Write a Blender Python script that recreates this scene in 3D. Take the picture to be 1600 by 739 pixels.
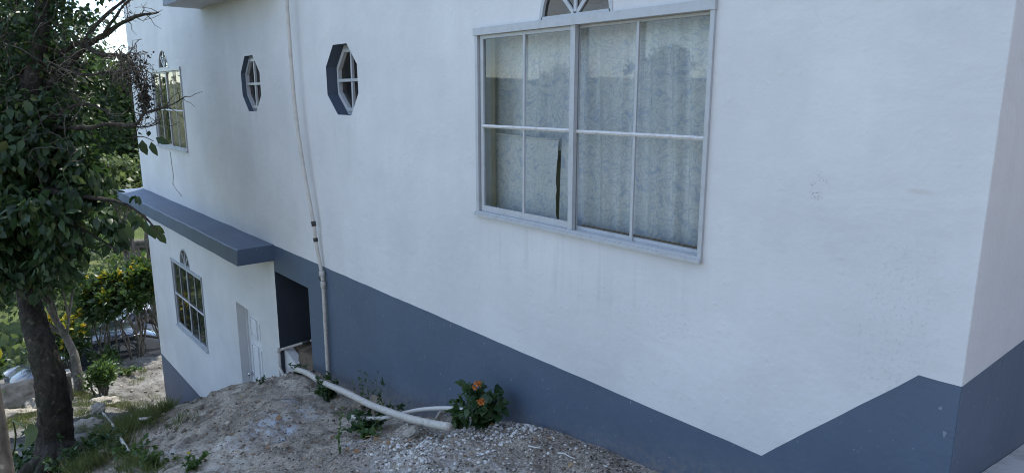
import bpy, math, random
import numpy as np
from mathutils import Vector, Matrix, noise
from mathutils.geometry import tessellate_polygon

for o in list(bpy.data.objects): bpy.data.objects.remove(o)
SC = bpy.context.scene
COL = SC.collection
R = random.Random(7)
rng = np.random.default_rng(11)

# ------------------------------------------------------------------ camera
H = 6.5                                   # camera height above datum; everything below is written relative to the eye
FPX = 1066.0                              # focal length in photo pixels (1600 wide): a 24 mm phone lens
PITCH = math.atan(219 / 1066.0)
AZ = math.radians(39.9)                   # the long facade runs along -x, 39.9 degrees left of the view
FWD = np.array([-math.cos(AZ) * math.cos(PITCH), math.sin(AZ) * math.cos(PITCH), -math.sin(PITCH)])
RGT = np.array([math.sin(AZ), math.cos(AZ), 0.0])
UPV = np.cross(RGT, FWD)
cam = bpy.data.cameras.new('camera'); camo = bpy.data.objects.new('camera', cam); COL.objects.link(camo)
cam.sensor_width = 36.0; cam.lens = FPX / 1600 * 36.0
cam.clip_start = 0.05; cam.clip_end = 3000
mw = Matrix.Identity(4)
for i in range(3):
    mw[i][0] = RGT[i]; mw[i][1] = UPV[i]; mw[i][2] = -FWD[i]
mw[2][3] = H
camo.matrix_world = mw
SC.camera = camo

# ------------------------------------------------------------------ light
SUN_EL = math.radians(61)
SUN_DIR = Vector((-0.80, 0.60, 0)).normalized() * math.cos(SUN_EL) + Vector((0, 0, math.sin(SUN_EL)))   # towards the sun
sun = bpy.data.lights.new('sun', 'SUN'); suno = bpy.data.objects.new('sun', sun); COL.objects.link(suno)
sun.energy = 2.5; sun.angle = math.radians(0.55); sun.color = (1.0, 0.95, 0.86)
suno.rotation_euler = (-SUN_DIR).to_track_quat('-Z', 'Y').to_euler()
suno.location = (0, 0, 40)

W = bpy.data.worlds.new('World'); SC.world = W; W.use_nodes = True
nt = W.node_tree; nt.nodes.clear()
sky = nt.nodes.new('ShaderNodeTexSky'); sky.sky_type = 'NISHITA'; sky.sun_disc = False
sky.sun_elevation = SUN_EL
sky.sun_rotation = math.atan2(SUN_DIR.x, SUN_DIR.y)
sky.air_density = 1.0; sky.dust_density = .1; sky.ozone_density = 2.0; sky.altitude = 900
tc = nt.nodes.new('ShaderNodeTexCoord')
mp = nt.nodes.new('ShaderNodeMapping'); mp.inputs['Scale'].default_value = (1, 1, 2.6)
mp.inputs['Location'].default_value = (0.2, 0.95, 0.1)
cn = nt.nodes.new('ShaderNodeTexNoise'); cn.inputs['Scale'].default_value = 3.2; cn.inputs['Detail'].default_value = 8; cn.inputs['Roughness'].default_value = 0.6
cr = nt.nodes.new('ShaderNodeValToRGB'); cr.color_ramp.elements[0].position = 0.48; cr.color_ramp.elements[1].position = 0.64
mx = nt.nodes.new('ShaderNodeMixRGB'); mx.inputs[2].default_value = (4.0, 4.1, 4.3, 1)
bg = nt.nodes.new('ShaderNodeBackground'); bg.inputs['Strength'].default_value = 0.15
ow = nt.nodes.new('ShaderNodeOutputWorld')
lk = nt.links.new
lk(tc.outputs['Generated'], mp.inputs['Vector']); lk(mp.outputs[0], cn.inputs['Vector']); lk(cn.outputs['Fac'], cr.inputs[0])
lk(cr.outputs[0], mx.inputs[0]); lk(sky.outputs[0], mx.inputs[1]); lk(mx.outputs[0], bg.inputs[0]); lk(bg.outputs[0], ow.inputs[0])

SC.view_settings.view_transform = 'Standard'; SC.view_settings.look = 'None'
SC.view_settings.gamma = 1.0; SC.view_settings.use_curve_mapping = False
SC.view_settings.exposure = 1.42
SC.render.engine = 'CYCLES'
SC.cycles.max_bounces = 8; SC.cycles.transparent_max_bounces = 24
SC.cycles.use_denoising = True
SC.cycles.sample_clamp_indirect = 6
SC.cycles.filter_width = 1.0

# ------------------------------------------------------------------ siting helpers (eye-relative coordinates)
def ray(px, py): return FWD + RGT * (px - 800) / FPX - UPV * (py - 370) / FPX
def on_y(px, py, y): d = ray(px, py); return d * (y / d[1])
def on_x(px, py, x): d = ray(px, py); return d * (x / d[0])
def on_z(px, py, z): d = ray(px, py); return d * (z / d[2])
def on_f(px, py, f): return ray(px, py) * f

# ------------------------------------------------------------------ mesh helpers
class MB:
    """collects shapes into one mesh; coordinates are eye-relative unless a local origin is used"""
    def __init__(s): s.v = []; s.f = []; s.m = []; s.sm = []
    def add(s, vs, fs, mi=0, smooth=False):
        o = len(s.v); s.v.extend([tuple(map(float, p)) for p in vs])
        s.f.extend([tuple(o + i for i in f) for f in fs]); s.m.extend([mi] * len(fs)); s.sm.extend([smooth] * len(fs))
        return s
    def box(s, x0, x1, y0, y1, z0, z1, mi=0):
        vs = [(x0,y0,z0),(x1,y0,z0),(x1,y1,z0),(x0,y1,z0),(x0,y0,z1),(x1,y0,z1),(x1,y1,z1),(x0,y1,z1)]
        return s.add(vs, [(0,3,2,1),(4,5,6,7),(0,1,5,4),(1,2,6,5),(2,3,7,6),(3,0,4,7)], mi)
    def hexa(s, c, mi=0):      # eight corners, same order as box
        return s.add(c, [(0,3,2,1),(4,5,6,7),(0,1,5,4),(1,2,6,5),(2,3,7,6),(3,0,4,7)], mi)
    def bar(s, a, b, w, d, mi=0):   # bar in the facade plane from a to b: width w in plane, depth d along y
        a = np.array(a, float); b = np.array(b, float); t = (b - a) / np.linalg.norm(b - a)
        n = np.array([-t[2], 0, t[0]]) * w / 2; y = np.array([0, d / 2, 0])
        c = [a - n - y, a + n - y, a + n + y, a - n + y, b - n - y, b + n - y, b + n + y, b - n + y]
        return s.hexa(c, mi)
    def tube(s, pts, rad, n=8, mi=0, cap=True, smooth=True):
        pts = [np.array(p, float) for p in pts]; k = len(pts)
        if not hasattr(rad, '__len__'): rad = [rad] * k
        vs = []; ref = None
        for i in range(k):
            t = pts[min(i + 1, k - 1)] - pts[max(i - 1, 0)]
            L = np.linalg.norm(t); t = t / L if L > 1e-9 else np.array([0, 0, 1.])
            if ref is None: ref = np.array([0, 0, 1.]) if abs(t[2]) < .8 else np.array([1., 0, 0])
            a = np.cross(t, ref); a /= max(np.linalg.norm(a), 1e-9); b = np.cross(a, t); ref = b
            for j in range(n):
                q = 2 * math.pi * j / n
                vs.append(pts[i] + rad[i] * (math.cos(q) * a + math.sin(q) * b))
        fs = [(i * n + j, i * n + (j + 1) % n, (i + 1) * n + (j + 1) % n, (i + 1) * n + j) for i in range(k - 1) for j in range(n)]
        if cap: fs += [tuple(range(n - 1, -1, -1)), tuple((k - 1) * n + j for j in range(n))]
        return s.add(vs, fs, mi, smooth)
    def build(s, name, mats, parent=None, origin=None):
        org = np.zeros(3) if origin is None else np.array(origin, float)
        if parent is not None and origin is None:
            org = parent.get('_o'); org = np.array(org) if org is not None else np.zeros(3)
        me = bpy.data.meshes.new(name)
        v = np.array(s.v, float).reshape(-1, 3) - org
        me.from_pydata(v.tolist(), [], s.f)
        for m in (mats if isinstance(mats, (list, tuple)) else [mats]): me.materials.append(m)
        me.polygons.foreach_set('material_index', s.m); me.polygons.foreach_set('use_smooth', s.sm)
        me.update()
        return link(name, me, parent, org)
def link(name, me, parent, org):
    o = bpy.data.objects.new(name, me); COL.objects.link(o)
    if parent is not None:
        o.parent = parent; po = np.array(parent['_o']); o['_o'] = [float(c) for c in org]; o.location = org - po
    else:
        o.location = (org[0], org[1], org[2] + H); o['_o'] = [float(c) for c in org]
    return o
def empty(name, p):
    o = bpy.data.objects.new(name, None); COL.objects.link(o); o.empty_display_size = .1
    o['_o'] = [float(c) for c in p]; o.location = (p[0], p[1], p[2] + H); return o
def tag(o, label=None, cat=None, group=None, kind=None):
    if label: o['label'] = label
    if cat: o['category'] = cat
    if group: o['group'] = group
    if kind: o['kind'] = kind
    return o
def np_mesh(name, V, F, mats, parent=None, origin=None, smooth=False):
    org = np.zeros(3) if origin is None else np.array(origin, float)
    if parent is not None and origin is None: org = np.array(parent['_o'])
    V = np.asarray(V, np.float32) - org.astype(np.float32); F = np.asarray(F, np.int32); k = F.shape[1]
    me = bpy.data.meshes.new(name)
    me.vertices.add(len(V)); me.vertices.foreach_set('co', V.ravel())
    me.loops.add(F.size); me.loops.foreach_set('vertex_index', F.ravel())
    me.polygons.add(len(F)); me.polygons.foreach_set('loop_start', np.arange(0, F.size, k, dtype=np.int32))
    me.polygons.foreach_set('loop_total', np.full(len(F), k, np.int32))
    if smooth: me.polygons.foreach_set('use_smooth', np.ones(len(F), bool))
    for m in (mats if isinstance(mats, (list, tuple)) else [mats]): me.materials.append(m)
    me.update(); me.validate()
    return link(name, me, parent, org)

# ------------------------------------------------------------------ materials
class NT:
    def __init__(s, name):
        s.m = bpy.data.materials.new(name); s.m.use_nodes = True; s.t = s.m.node_tree; s.t.nodes.clear()
        s.out = s.t.nodes.new('ShaderNodeOutputMaterial')
    def n(s, typ, **kw):
        x = s.t.nodes.new('ShaderNode' + typ)
        for k, v in kw.items():
            if k.startswith('i_'): x.inputs[k[2:].replace('_', ' ')].default_value = v
            else: setattr(x, k, v)
        return x
    def l(s, a, b): s.t.links.new(a, b)
    def pos(s, scale=(1, 1, 1), coord='Object'):
        c = s.n('TexCoord'); mp = s.n('Mapping'); mp.inputs['Scale'].default_value = scale
        s.l(c.outputs[coord], mp.inputs[0]); return mp.outputs[0]
    def noise(s, vec, scale, detail=4, rough=.55, dist=0):
        x = s.n('TexNoise'); x.inputs['Scale'].default_value = scale; x.inputs['Detail'].default_value = detail
        x.inputs['Roughness'].default_value = rough; x.inputs['Distortion'].default_value = dist
        s.l(vec, x.inputs['Vector']); return x.outputs['Fac']
    def ramp(s, fac, stops):
        x = s.n('ValToRGB'); e = x.color_ramp.elements
        while len(e) < len(stops): e.new(.5)
        for q, (p, c) in zip(e, stops): q.position = p; q.color = (*c, 1) if len(c) == 3 else c
        s.l(fac, x.inputs[0]); return x.outputs[0]
    def mix(s, fac, a, b, mode='MIX'):
        x = s.n('MixRGB'); x.blend_type = mode
        for i, q in enumerate((fac, a, b)):
            if isinstance(q, (int, float)): x.inputs[i].default_value = q if i == 0 else (q, q, q, 1)
            elif isinstance(q, tuple): x.inputs[i].default_value = (*q, 1) if len(q) == 3 else q
            else: s.l(q, x.inputs[i])
        return x.outputs[0]
    def math(s, op, a, b=0., clamp=False):
        x = s.n('Math'); x.operation = op; x.use_clamp = clamp
        for i, q in enumerate((a, b)):
            if isinstance(q, (int, float)): x.inputs[i].default_value = q
            else: s.l(q, x.inputs[i])
        return x.outputs[0]
    def bump(s, h, strength=.3, dist=.01, prev=None):
        x = s.n('Bump'); x.inputs['Strength'].default_value = strength; x.inputs['Distance'].default_value = dist
        s.l(h, x.inputs['Height'])
        if prev is not None: s.l(prev, x.inputs['Normal'])
        return x.outputs[0]
    def bsdf(s, color, rough=.7, normal=None, metal=0, spec=.5, coat=0):
        b = s.n('BsdfPrincipled')
        for nm, q in (('Base Color', color), ('Roughness', rough)):
            if isinstance(q, (int, float)): b.inputs[nm].default_value = q
            elif isinstance(q, tuple): b.inputs[nm].default_value = (*q, 1)
            else: s.l(q, b.inputs[nm])
        b.inputs['Metallic'].default_value = metal; b.inputs['Specular IOR Level'].default_value = spec
        if coat: b.inputs['Coat Weight'].default_value = coat
        if normal is not None: s.l(normal, b.inputs['Normal'])
        s.l(b.outputs[0], s.out.inputs[0]); return b
    def blob(s, c, r):     # 1 inside a soft ellipsoid at c (object = eye-relative coordinates), 0 outside
        co = s.n('TexCoord'); mp = s.n('Mapping'); mp.vector_type = 'POINT'
        mp.inputs['Location'].default_value = tuple(-c[i] / r[i] for i in range(3)); mp.inputs['Scale'].default_value = tuple(1 / q for q in r)
        s.l(co.outputs['Object'], mp.inputs[0]); ln = s.n('VectorMath'); ln.operation = 'LENGTH'; s.l(mp.outputs[0], ln.inputs[0])
        return s.math('SUBTRACT', 1.0, ln.outputs['Value'], True)

def plaster(name, col, var=.05, stains=False, bumpy=1.0, rough=.62, splash=False):
    t = NT(name); p = t.pos()
    a = t.noise(p, 1.3, 5, .6); fine = t.noise(p, 38, 5, .65); big = t.noise(p, 7, 4, .6)
    streak = t.noise(t.pos((2.2, 2.2, .22)), 1.6, 4, .6)
    dk = tuple(c * (1 - var * 2.2) for c in col); lt = tuple(min(1, c * (1 + var)) for c in col)
    c = t.ramp(a, [(.3, dk), (.7, lt)])
    c = t.mix(t.ramp(streak, [(.42, (0, 0, 0)), (.75, (.35, .35, .35))]), c, tuple(q * .86 for q in col))
    chips = t.ramp(t.noise(p, 21, 2, .5), [(.80, (0, 0, 0)), (.83, (1, 1, 1))])
    c = t.mix(t.math('MULTIPLY', chips, .22), c, tuple(q * .6 for q in col))
    if stains:
        # cluster of dark mildew dots and a tan smear on the plaster right of the large window
        m = t.math('MULTIPLY', t.ramp(t.blob((-1.348, 2.8, -.385), (.05, .2, .10)), [(0, (0, 0, 0)), (.5, (1, 1, 1))]), t.math('MULTIPLY', t.ramp(t.noise(p, 26, 2, .6), [(.42, (0, 0, 0)), (.56, (1, 1, 1))]), t.ramp(t.noise(p, 130, 2, .6), [(.54, (0, 0, 0)), (.6, (1, 1, 1))])))
        c = t.mix(t.math('MULTIPLY', m, .7), c, (.2, .19, .18))
        m = t.ramp(t.blob((-.965, 2.8, -.35), (.06, .3, .013)), [(0, (0, 0, 0)), (.6, (.35, .35, .35))])
        c = t.mix(m, c, (.50, .46, .40))
        for (x, z, rx, rz) in ((-5.22, -1.5, .05, .10), (-2.2, -1.15, .5, .10), (-4.6, -.5, .25, .25), (-8.6, -2.2, .7, .3), (-10.5, -2.1, .6, .25), (-12.9, -2.1, .7, .25), (-1.0, -.9, .2, .5)):
            m = t.math('MULTIPLY', t.ramp(t.blob((x, 2.8, z), (rx, .4, rz)), [(0, (0, 0, 0)), (.5, (.5, .5, .5))]), t.ramp(t.noise(p, 60, 3, .7), [(.55, (0, 0, 0)), (.66, (1, 1, 1))]))
            c = t.mix(m, c, (.45, .46, .47))
        # rain marks that run down under the window sills
        for (x0, z0, w, hgt) in ((-2.8, -.95, 1.05, .35), (-11.6, -1.0, .95, .4), (-5.66, -.35, .34, .4), (-7.95, -.35, .34, .4)):
            m = t.math('MULTIPLY', t.ramp(t.blob((x0, 2.8, z0), (w, .4, hgt)), [(0, (0, 0, 0)), (.5, (.42, .42, .42))]), t.ramp(t.noise(t.pos((9, 9, .5)), 2.2, 4, .6), [(.5, (0, 0, 0)), (.66, (1, 1, 1))]))
            c = t.mix(m, c, (.53, .54, .54))
    trow = t.noise(t.pos((1, 1, 1.7)), 2.6, 3, .5, .6)
    cv = t.n('TexVoronoi'); cv.feature = 'DISTANCE_TO_EDGE'; cv.inputs['Scale'].default_value = .55; wn = t.n('TexNoise'); wn.inputs['Scale'].default_value = 1.7; wn.inputs['Detail'].default_value = 7; t.l(p, wn.inputs['Vector']); wa = t.n('VectorMath'); wa.operation = 'MULTIPLY_ADD'; t.l(wn.outputs['Color'], wa.inputs[0]); wa.inputs[1].default_value = (1.1, 1.1, 1.1); t.l(p, wa.inputs[2]); t.l(wa.outputs[0], cv.inputs['Vector'])
    hair = t.math('MULTIPLY', t.ramp(cv.outputs['Distance'], [(.0, (1, 1, 1)), (.004, (0, 0, 0))]), t.ramp(t.noise(p, .9, 3), [(.50, (0, 0, 0)), (.66, (.10, .10, .10))])); c = t.mix(hair, c, tuple(q * .62 for q in col))
    blot = t.ramp(t.noise(p, 3.4, 6, .7), [(.56, (0, 0, 0)), (.72, (.30, .30, .30))]); c = t.mix(blot, c, tuple(q * .80 for q in col))
    if splash:
        sp_ = t.n('SeparateXYZ'); t.l(p, sp_.inputs[0]); hgt = t.math('SUBTRACT', sp_.outputs['Z'], t.math('SUBTRACT', t.math('MULTIPLY', sp_.outputs['X'], .205), 1.60))
        near = t.math('SUBTRACT', 1.0, t.math('MULTIPLY', hgt, 3.2), True); sm = t.math('MULTIPLY', t.math('POWER', near, 2.2), t.ramp(t.noise(p, 26, 6, .75), [(.40, (.15, .15, .15)), (.62, (1, 1, 1))])); c = t.mix(t.math('MULTIPLY', sm, .75), c, (.27, .24, .20))
        fleck = t.ramp(t.noise(p, 34, 2, .5), [(.71, (0, 0, 0)), (.74, (.5, .5, .5))]); c = t.mix(fleck, c, (.33, .36, .40))
    nrm = t.bump(trow, .22 * bumpy, .03); nrm = t.bump(big, .35 * bumpy, .012, nrm); nrm = t.bump(fine, .34 * bumpy, .004, nrm)
    lump = t.ramp(t.noise(p, 13, 2, .5), [(.66, (0, 0, 0)), (.74, (1, 1, 1))]); nrm = t.bump(lump, .25 * bumpy, .004, nrm)
    t.bsdf(c, rough, nrm, spec=.4); return t.m
def paint(name, col, rough=.4, dirt=.25, dirtcol=(.22, .20, .17), scale=18, spec=.5):
    t = NT(name); p = t.pos(); a = t.noise(p, scale, 5, .65)
    c = t.mix(t.ramp(a, [(.48 - .1 * (dirt > .8), (0, 0, 0)), (.72 - .12 * (dirt > .8), (dirt, dirt, dirt))]), col, dirtcol)
    t.bsdf(c, rough, t.bump(a, .08, .003), spec=spec); return t.m
def leaf_mat(name, stops, trans=.35, rough=.45, tcol=(.5, .8, .12)):
    t = NT(name); g = t.n('NewGeometry'); c = t.ramp(g.outputs['Random Per Island'], stops)
    v = t.noise(t.pos(), 9, 3); c = t.mix(.25, c, t.mix(v, (.4, .4, .4), (1.5, 1.5, 1.5)), 'MULTIPLY')
    b = t.n('BsdfPrincipled'); t.l(c, b.inputs['Base Color']); b.inputs['Roughness'].default_value = rough; b.inputs['Specular IOR Level'].default_value = .4
    tr = t.n('BsdfTranslucent'); t.l(t.mix(.5, c, tcol, 'MULTIPLY') if False else t.mix(.35, c, tcol), tr.inputs[0])
    m = t.n('MixShader'); m.inputs[0].default_value = trans; t.l(b.outputs[0], m.inputs[1]); t.l(tr.outputs[0], m.inputs[2]); t.l(m.outputs[0], t.out.inputs[0])
    return t.m
def bark(name, a, b, scale=9):
    t = NT(name); p = t.pos((1, 1, .35)); n1 = t.noise(p, scale, 6, .7, .4); n2 = t.noise(t.pos(), 3, 4)
    c = t.ramp(n1, [(.3, a), (.7, b)])
    lich = t.ramp(t.noise(t.pos(), 14, 4, .6), [(.58, (0, 0, 0)), (.68, (.6, .6, .6))]); c = t.mix(lich, c, tuple(min(1, q * 2.2) for q in b))
    c = t.mix(t.ramp(n2, [(.5, (0, 0, 0)), (.7, (.5, .5, .5))]), c, (.03, .045, .02))
    t.bsdf(c, .9, t.bump(n1, .9, .03), spec=.2); return t.m

M = {}
M['white'] = plaster('white_plaster', (.665, .672, .68), .05, True)
M['white_low'] = plaster('white_plaster_lower', (.665, .67, .675), .05)
M['slate'] = plaster('slate_blue_paint', (.086, .122, .180), .07, bumpy=.8, rough=.5, splash=True)
M['slate_low'] = plaster('slate_blue_paint_lower', (.086, .122, .180), .07, bumpy=.8, rough=.5)
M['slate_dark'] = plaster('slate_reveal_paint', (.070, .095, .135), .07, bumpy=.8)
M['slate_in'] = plaster('slate_shade_darkened', (.040, .050, .068), .12)  # slate darkened so the shade of the crawl space sits in the colour
M['frame'] = paint('white_window_metal', (.45, .475, .50), .38, .30, (.26, .255, .24))
M['frame_old'] = paint('worn_muntin_paint', (.64, .64, .63), .45, .6, (.35, .31, .27), 30)
M['earth_dark'] = paint('dark_earth_wall', (.045, .045, .048), .95, .8, (.05, .04, .03), 5, .1)
M['soil_dark'] = paint('shaded_soil', (.15, .12, .09), .95, .8, (.06, .05, .04), 22, .1)  # soil colour lowered to carry the shade inside the opening
M['wood'] = paint('brown_wood_strip', (.20, .135, .085), .7, .5, (.10, .08, .06), 25)
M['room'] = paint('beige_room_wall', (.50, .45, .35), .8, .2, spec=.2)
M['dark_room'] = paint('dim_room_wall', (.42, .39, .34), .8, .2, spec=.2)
M['door'] = paint('white_door_paint', (.74, .755, .77), .4, .12)
M['chrome'] = paint('dull_chrome', (.6, .6, .6), .25, .2); M['chrome'].node_tree.nodes['Principled BSDF'].inputs['Metallic'].default_value = 1
M['pvc'] = paint('weathered_pvc', (.52, .49, .44), .6, .7, (.20, .175, .145), 48)
M['pvc_clean'] = paint('grey_white_pvc', (.54, .52, .48), .5, .5, (.30, .27, .23), 10)
M['black'] = paint('black_rubber', (.02, .02, .022), .6, .2)
M['bark'] = bark('dark_bark', (.010, .009, .008), (.07, .06, .05), 17)
M['bark_grey'] = bark('grey_bark', (.07, .062, .052), (.19, .17, .145), 12)
M['vine'] = bark('dead_vine', (.035, .03, .026), (.15, .135, .115), 16)
M['concrete'] = paint('weathered_concrete', (.36, .34, .31), .9, .8, (.14, .13, .115), 9, .2)
M['leaf'] = leaf_mat('dark_tree_leaf', [(0, (.012, .028, .013)), (.45, (.024, .052, .019)), (.85, (.045, .085, .028)), (1, (.10, .12, .032))], .27, .45, (.12, .24, .05))
M['leaf_bg'] = leaf_mat('far_tree_leaf', [(0, (.030, .060, .020)), (.6, (.052, .096, .030)), (1, (.085, .125, .042))], .32, .5, (.22, .34, .07))
M['leaf_bg2'] = leaf_mat('pale_tree_leaf', [(0, (.045, .075, .028)), (.6, (.085, .125, .045)), (1, (.14, .16, .06))], .35, .5, (.30, .40, .10))
M['leaf_shrub'] = leaf_mat('shrub_leaf', [(0, (.014, .032, .012)), (.6, (.03, .065, .02)), (1, (.06, .10, .03))], .28, .4, (.2, .36, .06))
M['leaf_yellow'] = leaf_mat('yellow_croton_leaf', [(0, (.10, .17, .02)), (.45, (.34, .33, .03)), (.8, (.50, .38, .025)), (1, (.52, .26, .02))], .3, .4, (.6, .5, .04))
M['grass'] = leaf_mat('grass_blade', [(0, (.045, .075, .02)), (.5, (.085, .12, .035)), (.85, (.15, .15, .055)), (1, (.25, .21, .10))], .3, .6, (.3, .36, .08))
M['weed'] = leaf_mat('weed_leaf', [(0, (.03, .07, .018)), (.6, (.055, .115, .03)), (1, (.11, .15, .04))], .3, .5, (.25, .42, .06))
M['weed_dark'] = leaf_mat('dark_weed_leaf', [(0, (.015, .04, .014)), (.6, (.026, .062, .02)), (1, (.05, .09, .03))], .2, .45, (.14, .3, .05))
M['orange'] = leaf_mat('orange_petal', [(0, (.50, .13, .03)), (.6, (.62, .22, .05)), (1, (.66, .33, .12))], .25, .6, (.7, .3, .05))
M['dry'] = leaf_mat('dry_leaf', [(0, (.22, .12, .06)), (.6, (.33, .20, .10)), (1, (.45, .34, .2))], .15, .7, (.4, .25, .1))
M['stem'] = paint('green_stem', (.09, .13, .04), .6, .4, (.09, .07, .04))

def rockmat(name, a, b):
    t = NT(name); p = t.pos(); n1 = t.noise(p, 8, 6, .65); n2 = t.noise(p, 40, 4, .6)
    c = t.ramp(n1, [(.3, a), (.7, b)]); t.bsdf(c, .92, t.bump(n2, .5, .01, t.bump(n1, .7, .03)), spec=.15); return t.m
M['rock'] = rockmat('pale_limestone', (.20, .185, .155), (.42, .39, .335))
M['rock_tan'] = rockmat('tan_boulder', (.19, .16, .12), (.37, .32, .255))
def pebmat(name, stops):
    t = NT(name); g = t.n('NewGeometry'); c = t.ramp(g.outputs['Random Per Island'], stops); t.bsdf(c, .9, spec=.2); return t.m
M['pebble'] = pebmat('white_pebbles', [(0, (.30, .29, .27)), (.4, (.48, .47, .44)), (1, (.66, .65, .62))])
M['gravel'] = pebmat('mixed_gravel', [(0, (.07, .06, .05)), (.5, (.19, .165, .135)), (.85, (.42, .37, .30)), (1, (.58, .53, .46))])

# glass: clear single pane with mirror reflection at grazing angles
def glass(name, tint=(.86, .89, .88), gain=2.0, dust=.05):
    t = NT(name); fr = t.n('Fresnel'); fr.inputs['IOR'].default_value = 1.5
    k = t.math('MULTIPLY', fr.outputs[0], gain, True)
    tr = t.n('BsdfTransparent'); tr.inputs[0].default_value = (*tint, 1)
    gl = t.n('BsdfGlossy'); gl.inputs['Roughness'].default_value = .012
    wob = t.noise(t.pos(), 2.5, 2); t.l(t.bump(wob, .03, .01), gl.inputs['Normal'])
    m = t.n('MixShader'); t.l(k, m.inputs[0]); t.l(tr.outputs[0], m.inputs[1]); t.l(gl.outputs[0], m.inputs[2])
    df = t.n('BsdfDiffuse'); df.inputs[0].default_value = (.5, .5, .48, 1)
    d = t.ramp(t.noise(t.pos(), 5, 5, .7), [(.35, (dust * .3,) * 3), (.75, (dust * 1.6,) * 3)])
    m2 = t.n('MixShader'); t.l(d, m2.inputs[0]); t.l(m.outputs[0], m2.inputs[1]); t.l(df.outputs[0], m2.inputs[2]); t.l(m2.outputs[0], t.out.inputs[0])
    return t.m
M['glass'] = glass('window_glass', (.95, .965, .97), 1.15, .03); M['glass_dark'] = glass('tinted_glass', (.30, .33, .33), 1.6, .04)

def curtain_mat(name, ground, ink, ink2):
    t = NT(name); p = t.pos()
    w = t.n('TexNoise'); w.inputs['Scale'].default_value = 6; w.inputs['Detail'].default_value = 2; t.l(p, w.inputs['Vector'])
    add = t.n('VectorMath'); add.operation = 'MULTIPLY_ADD'; t.l(w.outputs['Color'], add.inputs[0]); add.inputs[1].default_value = (.3, .3, .3); t.l(p, add.inputs[2])
    v = t.n('TexVoronoi'); v.feature = 'DISTANCE_TO_EDGE'; v.inputs['Scale'].default_value = 24; t.l(add.outputs[0], v.inputs['Vector'])
    vines = t.ramp(v.outputs['Distance'], [(.02, (1, 1, 1)), (.09, (0, 0, 0))])
    bl = t.ramp(t.noise(add.outputs[0], 19, 5, .68), [(.52, (0, 0, 0)), (.62, (1, 1, 1))])
    wv = t.noise(t.pos((1, 1, 22)), 22, 2); wh = t.noise(t.pos((24, 24, 1)), 18, 2)
    c = t.mix(t.math('MULTIPLY', vines, .36), ground, ink); c = t.mix(t.math('MULTIPLY', bl, .62), c, ink2)
    c = t.mix(.35, c, t.mix(wv, (.5, .5, .5), (1.5, 1.5, 1.5)), 'MULTIPLY'); c = t.mix(.3, c, t.mix(wh, (.5, .5, .5), (1.5, 1.5, 1.5)), 'MULTIPLY')
    b = t.n('BsdfPrincipled'); t.l(c, b.inputs['Base Color']); b.inputs['Roughness'].default_value = .9; b.inputs['Specular IOR Level'].default_value = .1
    t.l(t.bump(wh, .3, .002), b.inputs['Normal'])
    tr = t.n('BsdfTranslucent'); t.l(c, tr.inputs[0])
    m = t.n('MixShader'); m.inputs[0].default_value = .12; t.l(b.outputs[0], m.inputs[1]); t.l(tr.outputs[0], m.inputs[2]); t.l(m.outputs[0], t.out.inputs[0])
    return t.m
M['curtain'] = curtain_mat('floral_curtain', (.84, .87, .89), (.42, .50, .57), (.46, .58, .74))
M['curtain2'] = curtain_mat('tan_curtain', (.66, .55, .38), (.44, .36, .24), (.54, .45, .32))

# ------------------------------------------------------------------ terrain: hillside that falls to the left along the house
CP = [(-.75,3.2,-1.605),(-.75,3.9,-1.705),(-.75,4.7,-1.8),(-.85,2.7,-1.57),(-1.4,2.75,-1.80),(.6,3.3,-1.5),(1.8,3,-1.3),(3.2,4,0.2),(4.6,4,2.4),(4.6,0,1.6),(3.2,0,-.5),(3.2,8,0),(4.6,8,2.4),(-.75,10,-1.9),(0,0,-1.66),(2,-2,-1.55),(0,-4,-1.9),  # uphill points raise an unseen bank added to block sky and bounce warmth
 (-2.05,2.8,-2.0),(-2.47,2.8,-2.05),(-2.96,2.8,-2.11),(-3.56,2.8,-2.26),(-4.13,2.75,-2.45),(-4.71,2.75,-2.68),(-5.16,2.75,-2.78),(-5.65,2.8,-2.8),(-6.29,2.8,-2.87),
 (-6.55,2.7,-2.87),(-6.75,2.45,-2.90),(-6.98,2.14,-3.0),(-7.35,1.72,-3.17),(-8.0,1.46,-3.46),
 (-2.95,1.99,-2.1),(-4.45,1.4,-2.56),(-4.3,2.06,-2.46),(-5.4,1.7,-2.78),(-6.0,1.9,-2.83),(-6.1,1.2,-3.02),(-1.5,1.2,-1.95),(-3,.2,-2.25),(-5,0,-2.85),(-6.6,.9,-3.25),
 (-7.76,.5,-3.68),(-7.2,.1,-3.5),(-6,-2,-3.4),(-3,-3,-2.6),(-8.7,.9,-3.95),(-9.04,1.34,-4.2),(-9.4,1.18,-4.3),(-10.1,.36,-4.4),
 (-8.3,2.0,-3.95),(-8.5,2.75,-4.55),(-7.8,2.75,-3.75),(-7.5,2.5,-3.3),(-9.6,2.3,-4.85),(-11,2.1,-5.35),(-10.4,1.5,-4.65),(-11.3,1.75,-5.0),(-12.8,1.2,-5.1),(-14.1,2.8,-6.02),(-12.5,2.75,-5.75),
 (-15.5,2.4,-5.98),(-17,2.1,-6.0),(-16,4.2,-5.98),(-17.5,3.6,-6.05),(-13.7,1.65,-5.45),(-15.3,1.5,-5.65),(-12.6,.67,-5.0),(-14.2,.4,-5.5),(-12,-2,-5.0),(-16,-1,-6.1),(-18.2,1,-6.7),(-17.6,-3,-6.6),
 (-20,3,-7.65),(-20,-1,-7.65),(-20,7,-7.65),(-24,3,-8.65),(-24,7,-8.65),(-24,-2,-8.65),(-22,2,-8.1),(-26,3,-8.9),(-26,8,-8.9),(-26,-5,-8.9),
 (-10,5,-5.4),(-12,6,-6.1),(-7.2,4.5,-2.9),(-5,6,-2.8),(-10,11,-5.2),(-5,11,-3.2),(-18,9,-6.9),(-2,-9,-2.5),(-10,-8,-4.8),(-16,-8,-6.4)]
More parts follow.
